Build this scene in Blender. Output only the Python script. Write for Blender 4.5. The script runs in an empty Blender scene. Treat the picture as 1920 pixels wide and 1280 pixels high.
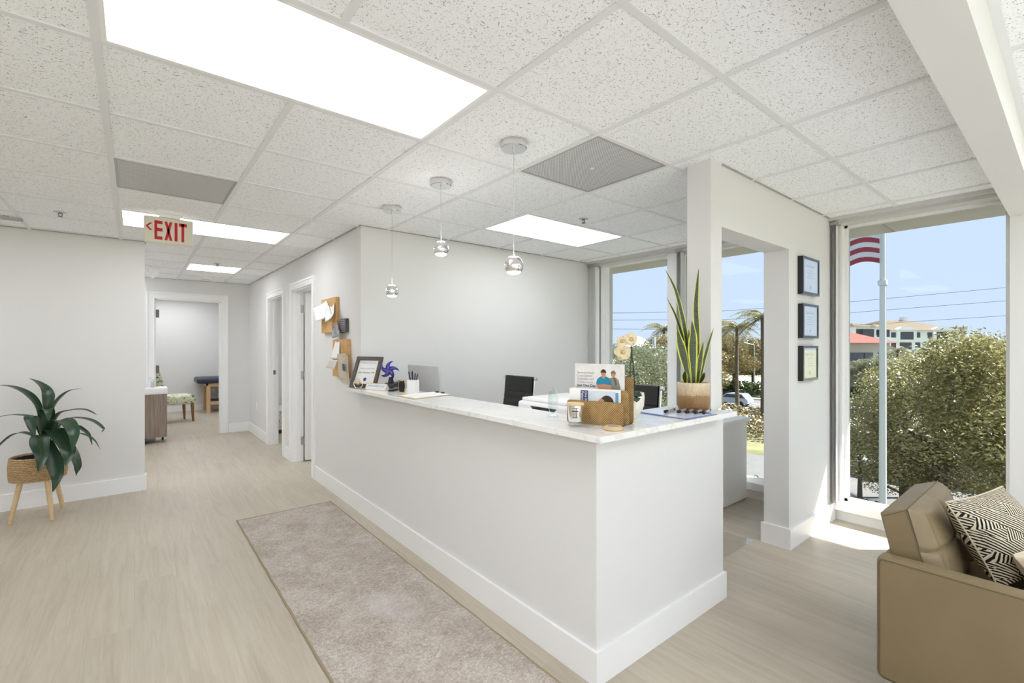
import bpy, bmesh, math, random
from mathutils import Vector, Matrix, Euler
R = random.Random(7)
SC = bpy.context.scene
COL = SC.collection
PI = math.pi
# ------------------------------------------------------------------ camera model (metres, Z up; Y runs down the hall, X towards the windows)
FPX, VC, YAW, H = 870.48, 648.0, 0.683, 1.41
SN, CS = math.sin(YAW), math.cos(YAW)
CZ = 2.432                       # ceiling height
OX, OY, T = 1.1205, 0.8597, 0.6096   # ceiling grid origin and module
def at(u, v, d):                 # point at depth d along the sight line of photo pixel (u, v)
    x = (u - 960) / FPX * d
    return Vector((CS * x + SN * d, -SN * x + CS * d, H - (v - VC) / FPX * d))
def ray(u, v):
    return at(u, v, 1.0) - Vector((0, 0, H))
def atx(u, v, X):
    r = ray(u, v); return r * (X / r.x) + Vector((0, 0, H))
def aty(u, v, Y):
    r = ray(u, v); return r * (Y / r.y) + Vector((0, 0, H))
def atz(u, v, z):
    r = ray(u, v); return r * ((z - H) / r.z) + Vector((0, 0, H))
# ------------------------------------------------------------------ materials
def S(r, g, b):
    f = lambda c: (c / 255 / 12.92) if c / 255 <= 0.04045 else ((c / 255 + 0.055) / 1.055) ** 2.4
    return (f(r), f(g), f(b), 1)
class NT:
    def __init__(s, name):
        s.m = bpy.data.materials.new(name); s.m.use_nodes = True
        s.t = s.m.node_tree; s.n = s.t.nodes; s.n.clear()
        s.out = s.n.new('ShaderNodeOutputMaterial')
    def add(s, typ, **kw):
        n = s.n.new('ShaderNode' + typ)
        ins = kw.pop('i', {})
        for k, v in kw.items(): setattr(n, k, v)
        for k, v in ins.items():
            if isinstance(v, bpy.types.NodeSocket): s.t.links.new(v, n.inputs[k])
            else: n.inputs[k].default_value = v
        return n
    def link(s, a, b): s.t.links.new(a, b)
    def math(s, op, a, b=None, c=None):
        n = s.n.new('ShaderNodeMath'); n.operation = op
        for k, v in enumerate((a, b, c)):
            if v is None: continue
            if isinstance(v, bpy.types.NodeSocket): s.t.links.new(v, n.inputs[k])
            else: n.inputs[k].default_value = v
        return n.outputs[0]
    def ramp(s, fac, stops):
        n = s.n.new('ShaderNodeValToRGB'); e = n.color_ramp.elements
        while len(e) < len(stops): e.new(0.5)
        for k, (p, c) in enumerate(stops):
            e[k].position = p; e[k].color = c if len(c) == 4 else (*c, 1)
        s.t.links.new(fac, n.inputs[0]); return n.outputs[0]
    def mix(s, fac, a, b, blend='MIX'):
        n = s.n.new('ShaderNodeMix'); n.data_type = 'RGBA'; n.blend_type = blend
        for k, v in ((0, fac), (6, a), (7, b)):
            if isinstance(v, bpy.types.NodeSocket): s.t.links.new(v, n.inputs[k])
            else: n.inputs[k].default_value = v
        return n.outputs[2]
    def coord(s, which='Object', scale=(1, 1, 1), rot=(0, 0, 0), loc=(0, 0, 0)):
        c = s.add('TexCoord')
        return s.add('Mapping', i={'Vector': c.outputs[which], 'Scale': scale, 'Rotation': rot, 'Location': loc}).outputs[0]
    def noise(s, vec, scale, detail=3, rough=0.55, dist=0.0, out='Fac'):
        return s.add('TexNoise', i={'Vector': vec, 'Scale': scale, 'Detail': detail, 'Roughness': rough, 'Distortion': dist}).outputs[out]
    def bump(s, h, strength=0.2, dist=0.01):
        return s.add('Bump', i={'Height': h, 'Strength': strength, 'Distance': dist}).outputs[0]
    def bsdf(s, col, rough=0.5, metal=0.0, normal=None, spec=0.5, **kw):
        i = {'Base Color': col, 'Roughness': rough, 'Metallic': metal, 'Specular IOR Level': spec}
        if normal is not None: i['Normal'] = normal
        i.update(kw)
        b = s.add('BsdfPrincipled', i=i)
        s.link(b.outputs[0], s.out.inputs[0]); return b
def plain(name, col, rough=0.5, metal=0.0, spec=0.5, var=0.0, vscale=8, bump=0.0, bscale=60):
    t = NT(name); c = col; nrm = None
    v = t.coord()
    if var > 0:
        d = tuple(max(0, k * (1 - var)) for k in col[:3]) + (1,)
        l = tuple(min(1, k * (1 + var)) for k in col[:3]) + (1,)
        c = t.ramp(t.noise(v, vscale), [(0.3, d), (0.7, l)])
    if bump > 0: nrm = t.bump(t.noise(v, bscale, 4), bump, 0.003)
    t.bsdf(c, rough, metal, nrm, spec); return t.m
def emit(name, col, st):
    t = NT(name); e = t.add('Emission', i={'Color': col, 'Strength': st}); t.link(e.outputs[0], t.out.inputs[0]); return t.m
M = {}
M['wall'] = plain('wall_paint', (0.745, 0.74, 0.732, 1), 0.75, spec=0.25, bump=0.05, bscale=250)
M['trim'] = plain('trim_paint', (0.87, 0.87, 0.87, 1), 0.35, spec=0.4)
M['white'] = plain('white_paint', (0.88, 0.875, 0.87, 1), 0.45)
M['door'] = plain('door_paint', (0.80, 0.795, 0.785, 1), 0.4)
M['grid'] = plain('grid_paint', (0.79, 0.80, 0.81, 1), 0.5)
M['chrome'] = plain('polished_chrome', (0.86, 0.86, 0.87, 1), 0.06, 1.0)
M['steel'] = plain('brushed_steel', (0.60, 0.60, 0.60, 1), 0.3, 1.0)
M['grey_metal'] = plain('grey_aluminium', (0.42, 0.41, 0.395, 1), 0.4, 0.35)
M['header_grey'] = plain('header_aluminium', (0.60, 0.595, 0.58, 1), 0.45)
M['dark_metal'] = plain('dark_hinge_metal', (0.17, 0.16, 0.15, 1), 0.4, 0.8)
M['black'] = plain('black_plastic', (0.016, 0.016, 0.018, 1), 0.35)
M['black_gloss'] = plain('black_lacquer', (0.012, 0.012, 0.013, 1), 0.15)
M['gold'] = plain('gold_edge', (0.75, 0.56, 0.26, 1), 0.3, 0.8)
M['paper'] = plain('white_paper', (0.86, 0.86, 0.85, 1), 0.7, spec=0.2)
M['ink'] = plain('dark_ink', (0.09, 0.09, 0.10, 1), 0.6)
M['ink_grey'] = plain('grey_ink', (0.34, 0.34, 0.37, 1), 0.6)
M['ink_blue'] = plain('pale_blue_ink', (0.36, 0.44, 0.62, 1), 0.6)
M['navy'] = plain('navy_print', (0.035, 0.065, 0.17, 1), 0.5)
M['light_panel'] = emit('lit_diffuser', (0.94, 0.972, 1.0, 1), 4.3)
M['lamp_glow'] = emit('pendant_glow', (1.0, 0.97, 0.93, 1), 22.0)
M['leather'] = plain('tan_leather', S(128, 112, 84), 0.42, spec=0.45, var=0.05, vscale=5, bump=0.12, bscale=220)
M['seam'] = plain('leather_seam', S(104, 90, 66), 0.6)
M['black_leather'] = plain('black_leather', (0.020, 0.020, 0.019, 1), 0.42, bump=0.1, bscale=200)
M['linen'] = plain('cream_linen', S(205, 193, 172), 0.9, spec=0.1, var=0.05, vscale=60, bump=0.3, bscale=400)
M['pale_wood'] = plain('pale_pine', S(214, 186, 142), 0.5, var=0.08, vscale=20)
M['leg_wood'] = plain('brown_chair_wood', S(140, 98, 56), 0.45, var=0.1, vscale=20)
M['beech'] = plain('beech_wood', S(205, 170, 128), 0.45, var=0.05, vscale=12)
M['navy_vinyl'] = plain('navy_vinyl', S(44, 50, 74), 0.4)
M['pen_silver'] = plain('pen_silver', (0.62, 0.65, 0.72, 1), 0.28, 0.6)
M['soil'] = plain('dark_soil', (0.03, 0.022, 0.016, 1), 0.9, var=0.3, vscale=60)
M['purple'] = plain('purple_plastic', S(70, 58, 110), 0.3)
M['ceramic'] = plain('white_ceramic', (0.80, 0.78, 0.72, 1), 0.25)
M['dark_leaf'] = plain('dark_leaf', (0.018, 0.045, 0.022, 1), 0.35)
M['blue_glass'] = plain('cobalt_glass', S(40, 30, 140), 0.06, spec=1.0)
M['lightblue'] = plain('light_blue_print', S(96, 150, 190), 0.5)
M['teal'] = plain('teal_scrubs_print', S(24, 128, 160), 0.6)
M['skin'] = plain('skin_print', S(196, 138, 106), 0.6)
M['hair'] = plain('dark_hair_print', S(58, 44, 36), 0.6)
M['grey_hair'] = plain('grey_hair_print', S(120, 108, 98), 0.6)
M['suit'] = plain('grey_suit_print', S(128, 130, 116), 0.6)
M['photo_bg'] = plain('photo_background', S(222, 220, 218), 0.6, var=0.08, vscale=30)
M['cable'] = plain('grey_cable', (0.05, 0.05, 0.055, 1), 1.0, spec=0.0)
M['asphalt'] = plain('asphalt', S(120, 118, 116), 0.9, var=0.1, vscale=1.5)
M['concrete'] = plain('pale_concrete', S(196, 192, 186), 0.9, var=0.06, vscale=2)
M['stucco'] = plain('white_stucco', S(236, 241, 248), 0.9, var=0.03, vscale=3)
M['cream_stucco'] = plain('cream_stucco', S(174, 168, 156), 0.9)
M['roof_tan'] = plain('tan_roof_tiles', S(116, 100, 82), 0.9, var=0.12, vscale=2)
M['roof_red'] = plain('red_roof_tiles', S(146, 78, 66), 0.9, var=0.1, vscale=2)
M['win_dark'] = plain('dark_window', S(72, 76, 88), 0.2)
M['bark'] = plain('bark', S(104, 92, 78), 0.9, var=0.25, vscale=4, bump=0.4, bscale=20)
M['pole_metal'] = plain('pole_paint', S(190, 198, 200), 0.4, 0.2)
M['flag_red'] = plain('flag_red', S(134, 52, 66), 0.9)
M['flag_white'] = plain('flag_white', S(190, 196, 202), 0.9)
M['flag_blue'] = plain('flag_blue', S(40, 50, 96), 0.8)
M['car_silver'] = plain('silver_car_paint', S(176, 188, 206), 0.25, 0.3)
M['car_white'] = plain('white_car_paint', S(226, 228, 230), 0.25)
M['rubber'] = plain('rubber', (0.02, 0.02, 0.02, 1), 0.8)
M['soffit'] = plain('exterior_soffit', S(170, 168, 165), 0.8, var=0.04, vscale=3)
M['exit_face'] = plain('exit_cream_face', S(224, 220, 204), 0.4)
M['exit_red'] = plain('exit_red', S(196, 24, 36), 0.4)

M['monitor_grey'] = plain('monitor_grey', (0.56, 0.555, 0.55, 1), 0.35)
M['photo_pale'] = plain('pale_blue_photo', S(206, 214, 224), 0.5, var=0.06, vscale=40)
M['rack_dark'] = plain('dark_grey_rack', S(78, 74, 78), 0.5)
M['diploma'] = plain('diploma_paper', S(222, 230, 236), 0.6)
def mat_wood_floor():
    t = NT('pale_oak_planks'); c = t.coord(rot=(0, 0, PI / 2))
    br = t.add('TexBrick', offset=0.37, offset_frequency=2, i={'Vector': c, 'Color1': (0.2, 0.2, 0.2, 1), 'Color2': (0.8, 0.8, 0.8, 1), 'Mortar': (0, 0, 0, 1), 'Scale': 1.0, 'Mortar Size': 0.0012, 'Mortar Smooth': 0.4, 'Brick Width': 1.5, 'Row Height': 0.185})
    g = t.coord(scale=(10, 0.7, 1))
    off = t.add('VectorMath', operation='ADD', i={0: g, 1: br.outputs['Color']}).outputs[0]
    n1 = t.noise(off, 2.2, 6, 0.62, 1.1)
    n2 = t.noise(t.coord(scale=(55, 1.6, 1)), 3, 4, 0.6, 0.4)
    n3 = t.noise(t.coord(), 1.1, 3)
    base = t.ramp(n1, [(0.28, (0.44, 0.385, 0.305, 1)), (0.5, (0.51, 0.455, 0.37, 1)), (0.75, (0.56, 0.51, 0.425, 1))])
    fine = t.ramp(n2, [(0.3, (0.86, 0.85, 0.83, 1)), (0.6, (1, 1, 1, 1))])
    a = t.mix(0.55, base, fine, 'MULTIPLY')
    pl = t.ramp(br.outputs['Color'], [(0.0, (0.93, 0.92, 0.91, 1)), (1.0, (1.04, 1.03, 1.02, 1))])
    a = t.mix(1.0, a, pl, 'MULTIPLY')
    a = t.mix(0.5, a, t.ramp(n3, [(0.3, (0.9, 0.9, 0.9, 1)), (0.7, (1.06, 1.06, 1.06, 1))]), 'MULTIPLY')
    seam = t.math('MULTIPLY', br.outputs['Fac'], 0.28)
    a = t.mix(seam, a, (0.33, 0.28, 0.22, 1))
    t.bsdf(a, t.math('ADD', 0.36, t.math('MULTIPLY', n2, 0.15)), 0, t.bump(n2, 0.05, 0.002), 0.4)
    return t.m
M['floor'] = mat_wood_floor()
def mat_tile():
    t = NT('mineral_fibre_tile'); c = t.coord()
    warp = t.noise(c, 14, 2, out='Color')
    v = t.add('VectorMath', operation='MULTIPLY_ADD', i={0: warp, 1: (0.05, 0.05, 0), 2: c}).outputs[0]
    n1 = t.noise(t.add('Mapping', i={'Vector': v, 'Scale': (1.0, 0.42, 1), 'Rotation': (0, 0, 0.5)}).outputs[0], 225, 1.5, 0.4)
    n2 = t.noise(t.add('Mapping', i={'Vector': v, 'Scale': (0.42, 1.0, 1), 'Rotation': (0, 0, 0.2)}).outputs[0], 200, 1.5, 0.4)
    n3 = t.noise(c, 420, 1, 0.4)
    f1 = t.ramp(n1, [(0.65, (0, 0, 0, 1)), (0.70, (1, 1, 1, 1))])
    f2 = t.ramp(n2, [(0.655, (0, 0, 0, 1)), (0.71, (1, 1, 1, 1))])
    f3 = t.ramp(n3, [(0.64, (0, 0, 0, 1)), (0.70, (0.45, 0.45, 0.45, 1))])
    f = t.math('MAXIMUM', t.math('MAXIMUM', f1, f2), f3)
    col = t.mix(f, (0.95, 0.965, 0.985, 1), (0.46, 0.46, 0.46, 1))
    t.bsdf(col, 0.9, 0, t.bump(t.math('SUBTRACT', 1.0, f), 0.35, 0.002), 0.1); return t.m
M['tile'] = mat_tile()
def mat_perforated():
    t = NT('perforated_grey_metal'); c = t.coord()
    sp = t.add('SeparateXYZ', i={0: c})
    k = 2 * PI / 0.0125
    a = t.math('SINE', t.math('MULTIPLY', sp.outputs[0], k)); b = t.math('SINE', t.math('MULTIPLY', sp.outputs[1], k))
    f = t.ramp(t.math('MULTIPLY', a, b), [(0.0, (0, 0, 0, 1)), (0.12, (1, 1, 1, 1))])
    t.bsdf(t.mix(f, (0.72, 0.72, 0.73, 1), (0.27, 0.27, 0.27, 1)), 0.5); return t.m
M['perf'] = mat_perforated()
def mat_quartz():
    t = NT('white_quartz'); c = t.coord()
    n = t.noise(c, 2.4, 8, 0.6, 2.0)
    vein = t.ramp(t.math('ABSOLUTE', t.math('SUBTRACT', n, 0.5)), [(0.0, (0.74, 0.73, 0.70, 1)), (0.03, (0.85, 0.845, 0.83, 1))])
    t.bsdf(vein, 0.14, spec=0.5); return t.m
M['quartz'] = mat_quartz()
def mat_rug():
    t = NT('faded_taupe_rug'); c = t.coord()
    n1 = t.noise(c, 4.5, 6, 0.65, 0.8)
    n2 = t.noise(t.coord(scale=(1, 1.6, 1)), 26, 5, 0.7, 2.5)
    n3 = t.noise(t.coord(scale=(60, 16, 1), rot=(0, 0, 0.6)), 3, 3, 0.6, 1.5)
    n4 = t.noise(c, 1.7, 3)
    base = t.ramp(n1, [(0.30, (0.40, 0.345, 0.30, 1)), (0.5, (0.49, 0.435, 0.39, 1)), (0.68, (0.56, 0.515, 0.475, 1))])
    a = t.mix(0.8, base, t.ramp(n2, [(0.38, (0.74, 0.72, 0.70, 1)), (0.52, (1, 1, 1, 1)), (0.62, (1.28, 1.27, 1.26, 1))]), 'MULTIPLY')
    a = t.mix(0.55, a, t.ramp(n3, [(0.36, (0.72, 0.7, 0.68, 1)), (0.55, (1, 1, 1, 1)), (0.65, (1.22, 1.22, 1.22, 1))]), 'MULTIPLY')
    a = t.mix(t.ramp(n4, [(0.56, (0, 0, 0, 1)), (0.72, (0.6, 0.6, 0.6, 1))]), a, (0.60, 0.585, 0.57, 1))
    t.bsdf(a, 0.95, 0, t.bump(n2, 0.4, 0.004), 0.05); return t.m
M['rug'] = mat_rug()
M['pale_bounce_rug'] = plain('off_white_bounce_rug', (0.80, 0.81, 0.83, 1), 0.95, spec=0.05, var=0.03, vscale=30, bump=0.3, bscale=200)
M['rug_edge'] = plain('rug_binding', S(160, 143, 116), 0.9)
def mat_glass(name, refl, tint):
    t = NT(name)
    tr = t.add('BsdfTransparent', i={'Color': tint}); g = t.add('BsdfGlossy', i={'Color': (1, 1, 1, 1), 'Roughness': 0.0})
    f = t.add('LayerWeight', i={'Blend': 0.5}); ff = t.math('MINIMUM', t.math('MULTIPLY', t.math('ADD', 0.04, t.math('MULTIPLY', t.math('POWER', f.outputs['Facing'], 5.0), 0.9)), refl), 1.0)
    mx = t.add('MixShader', i={0: ff, 1: tr.outputs[0], 2: g.outputs[0]}); t.link(mx.outputs[0], t.out.inputs[0]); return t.m
M['glass'] = mat_glass('window_glass', 0.14, (0.685, 0.70, 0.692, 1))
M['clear_glass'] = mat_glass('clear_window_glass', 0.6, (0.98, 0.985, 0.985, 1))
M['pic_glass'] = mat_glass('picture_glass', 1.6, (0.97, 0.97, 0.97, 1))
M['acrylic'] = mat_glass('clear_acrylic', 1.6, (0.90, 0.94, 0.96, 1))
M['vinyl_clear'] = mat_glass('clear_floor_vinyl', 1.0, (0.97, 0.965, 0.955, 1))
def mat_woven(name, c1, c2, k):
    t = NT(name); c = t.coord('UV'); sp = t.add('SeparateXYZ', i={0: c})
    a = t.math('SINE', t.math('MULTIPLY', sp.outputs[0], k)); b = t.math('SINE', t.math('MULTIPLY', sp.outputs[1], k))
    f = t.math('ADD', t.math('MULTIPLY', t.math('MULTIPLY', a, b), 0.5), 0.5)
    n = t.noise(t.coord(), 40, 3)
    f2 = t.math('ADD', t.math('MULTIPLY', f, 0.6), t.math('MULTIPLY', n, 0.4))
    t.bsdf(t.ramp(f2, [(0.25, c1), (0.7, c2)]), 0.7, 0, t.bump(f, 0.5, 0.002), 0.2); return t.m
M['woven'] = mat_woven('woven_raffia', S(112, 84, 50), S(192, 158, 108), 2 * PI / 0.010)
M['rope'] = plain('seagrass_rope', S(190, 160, 118), 0.9, var=0.35, vscale=90, bump=0.8, bscale=150)
M['cork'] = plain('cork_tan', S(206, 164, 108), 0.8, var=0.12, vscale=60, bump=0.2, bscale=200)
def mat_pot():
    t = NT('two_tone_woven_glaze'); sp = t.add('SeparateXYZ', i={0: t.coord()})
    n = t.noise(t.coord(scale=(1, 1, 3)), 45, 4, 0.7)
    h = t.math('ADD', sp.outputs[2], t.math('MULTIPLY', t.math('SUBTRACT', n, 0.5), 0.06))
    col = t.ramp(t.math('MULTIPLY', h, 6.2), [(0.28, S(142, 104, 62)), (0.52, S(152, 118, 78)), (0.60, S(196, 172, 136)), (0.95, S(216, 202, 178))])
    k = 2 * PI / 0.006
    w = t.math('MULTIPLY', t.math('SINE', t.math('MULTIPLY', sp.outputs[2], k)), 0.5)
    n2 = t.noise(t.coord(scale=(1, 1, 0.15)), 160, 2)
    col = t.mix(0.5, col, t.ramp(n2, [(0.35, (0.7, 0.68, 0.62, 1)), (0.6, (1.12, 1.1, 1.06, 1))]), 'MULTIPLY')
    t.bsdf(col, 0.3, 0, t.bump(t.math('ADD', w, n2), 0.3, 0.002), 0.5); return t.m
M['pot'] = mat_pot()
def mat_snake():
    t = NT('snake_plant_leaf'); uv = t.coord('UV'); sp = t.add('SeparateXYZ', i={0: uv})
    e = t.math('ABSOLUTE', t.math('SUBTRACT', sp.outputs[0], 0.5))
    e = t.math('ADD', e, t.math('MULTIPLY', t.math('SUBTRACT', t.noise(uv, 9, 2), 0.5), 0.08))
    n = t.noise(t.add('Mapping', i={'Vector': uv, 'Scale': (2.2, 26, 1)}).outputs[0], 1.6, 3, 0.6, 0.6)
    green = t.ramp(n, [(0.38, (0.018, 0.030, 0.014, 1)), (0.6, (0.055, 0.085, 0.035, 1))])
    f = t.ramp(e, [(0.335, (0, 0, 0, 1)), (0.365, (1, 1, 1, 1))])
    t.bsdf(t.mix(f, green, S(206, 204, 62)), 0.35); return t.m
M['snake'] = mat_snake()
def mat_leaf_uv():
    t = NT('dracaena_leaf'); uv = t.coord('UV'); sp = t.add('SeparateXYZ', i={0: uv})
    e = t.math('ABSOLUTE', t.math('SUBTRACT', sp.outputs[0], 0.5))
    n = t.noise(t.add('Mapping', i={'Vector': uv, 'Scale': (40, 1.5, 1)}).outputs[0], 1, 3)
    col = t.ramp(n, [(0.3, (0.010, 0.030, 0.014, 1)), (0.7, (0.026, 0.066, 0.028, 1))])
    col = t.mix(t.ramp(e, [(0.0, (0.5, 0.5, 0.5, 1)), (0.06, (0, 0, 0, 1))]), col, (0.05, 0.10, 0.04, 1))
    t.bsdf(col, 0.33, 0, t.bump(n, 0.15, 0.002)); return t.m
M['leaf'] = mat_leaf_uv()
def mat_pillow():
    t = NT('black_cream_stripe_patchwork'); uv = t.coord('UV'); sp = t.add('SeparateXYZ', i={0: uv})
    rot = t.add('Mapping', i={'Vector': uv, 'Rotation': (0, 0, 0.62)}).outputs[0]; q = t.add('SeparateXYZ', i={0: rot})
    bandf = t.math('MULTIPLY', q.outputs[1], 6.0); band = t.math('FLOOR', bandf); vf = t.math('FRACT', bandf)
    uf0 = t.math('ADD', t.math('MULTIPLY', q.outputs[0], 4.0), t.math('MULTIPLY', band, 0.37))
    cell = t.math('FLOOR', uf0); uf = t.math('FRACT', uf0)
    tri = t.math('GREATER_THAN', uf, vf)
    idv = t.add('CombineXYZ', i={0: t.math('ADD', cell, t.math('MULTIPLY', tri, 0.5)), 1: band, 2: 0.3}).outputs[0]
    wn = t.add('TexWhiteNoise', noise_dimensions='3D', i={'Vector': idv}).outputs['Value']
    alt = t.math('MODULO', t.math('ABSOLUTE', band), 2.0)
    ang = t.math('ADD', t.math('MULTIPLY', t.math('MULTIPLY', tri, 1.25), t.math('SUBTRACT', 1.0, alt)), t.math('MULTIPLY', wn, 0.25))
    p = t.math('ADD', t.math('MULTIPLY', q.outputs[0], t.math('SINE', ang)), t.math('MULTIPLY', q.outputs[1], t.math('COSINE', ang)))
    wob = t.math('MULTIPLY', t.math('SUBTRACT', t.noise(uv, 14, 2), 0.5), 0.012)
    s = t.math('SINE', t.math('MULTIPLY', t.math('ADD', p, wob), 2 * PI * 34))
    f = t.ramp(t.math('ADD', t.math('MULTIPLY', s, 0.5), 0.5), [(0.44, (0, 0, 0, 1)), (0.54, (1, 1, 1, 1))])
    t.bsdf(t.mix(f, (0.018, 0.016, 0.015, 1), S(216, 206, 184)), 0.9, 0, t.bump(s, 0.25, 0.001), 0.1); return t.m
M['pillow'] = mat_pillow()
def mat_floral():
    t = NT('leafy_print_fabric'); c = t.coord(scale=(1, 1, 1.3), rot=(0.4, 0.3, 0.5))
    v = t.add('VectorMath', operation='MULTIPLY_ADD', i={0: t.noise(c, 9, 2, out='Color'), 1: (0.16, 0.16, 0.16), 2: c}).outputs[0]
    n = t.noise(v, 15, 1.5, 0.4, 0.6)
    col = t.ramp(n, [(0.30, S(64, 104, 130)), (0.38, S(120, 150, 128)), (0.44, S(230, 228, 214)), (0.54, S(226, 220, 190)), (0.60, S(188, 190, 110)), (0.66, S(232, 232, 224)), (0.74, S(92, 138, 160))])
    t.n[-1].color_ramp.interpolation = 'LINEAR'
    t.bsdf(col, 0.85, spec=0.1); return t.m
M['floral'] = mat_floral()
def mat_scribble():
    t = NT('black_scribble_fabric'); c = t.coord()
    n = t.noise(c, 9, 2, 0.4, 1.6)
    f = t.ramp(t.math('ABSOLUTE', t.math('SUBTRACT', n, 0.5)), [(0.0, (1, 1, 1, 1)), (0.022, (0, 0, 0, 1))])
    t.bsdf(t.mix(f, (0.80, 0.79, 0.77, 1), (0.06, 0.06, 0.06, 1)), 0.9); return t.m
M['scribble'] = mat_scribble()
def mat_greywood():
    t = NT('grey_brown_laminate'); c = t.coord(scale=(22, 22, 1.2))
    n = t.noise(c, 2.5, 5, 0.6, 0.4)
    t.bsdf(t.ramp(n, [(0.3, S(118, 102, 90)), (0.7, S(158, 142, 128))]), 0.5); return t.m
M['greywood'] = mat_greywood()
M['frame_wood'] = plain('dark_walnut_frame', S(84, 72, 66), 0.4, var=0.2, vscale=30)
def mat_tree(name, a, b, c):
    t = NT(name); g = t.add('NewGeometry')
    col = t.ramp(g.outputs['Random Per Island'], [(0.0, a), (0.6, b), (1.0, c)])
    d = t.add('BsdfDiffuse', i={'Color': col}); tl = t.add('BsdfTranslucent', i={'Color': col}); gl = t.add('BsdfGlossy', i={'Color': (1, 1, 1, 1), 'Roughness': 0.35})
    m1 = t.add('MixShader', i={0: 0.3, 1: d.outputs[0], 2: tl.outputs[0]}); m2 = t.add('MixShader', i={0: 0.07, 1: m1.outputs[0], 2: gl.outputs[0]})
    t.link(m2.outputs[0], t.out.inputs[0]); return t.m
M['tree_olive'] = mat_tree('olive_tree_leaves', S(104, 104, 64), S(150, 144, 92), S(192, 184, 128))
M['tree_grey'] = mat_tree('grey_green_tree_leaves', S(112, 118, 92), S(144, 148, 118), S(172, 174, 144))
M['tree_brown'] = mat_tree('brown_olive_leaves', S(96, 84, 46), S(132, 118, 72), S(168, 154, 102))
M['hedge'] = mat_tree('hedge_leaves', S(50, 70, 30), S(84, 104, 48), S(120, 136, 70))
M['palm'] = mat_tree('palm_fronds', S(96, 94, 58), S(140, 134, 90), S(176, 170, 124))
def mat_grass():
    t = NT('dry_lawn'); n = t.noise(t.coord(), 0.25, 6, 0.65)
    t.bsdf(t.ramp(n, [(0.35, S(92, 100, 58)), (0.5, S(128, 126, 84)), (0.65, S(150, 142, 112))]), 0.95); return t.m
M['lawn'] = mat_grass()

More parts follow.
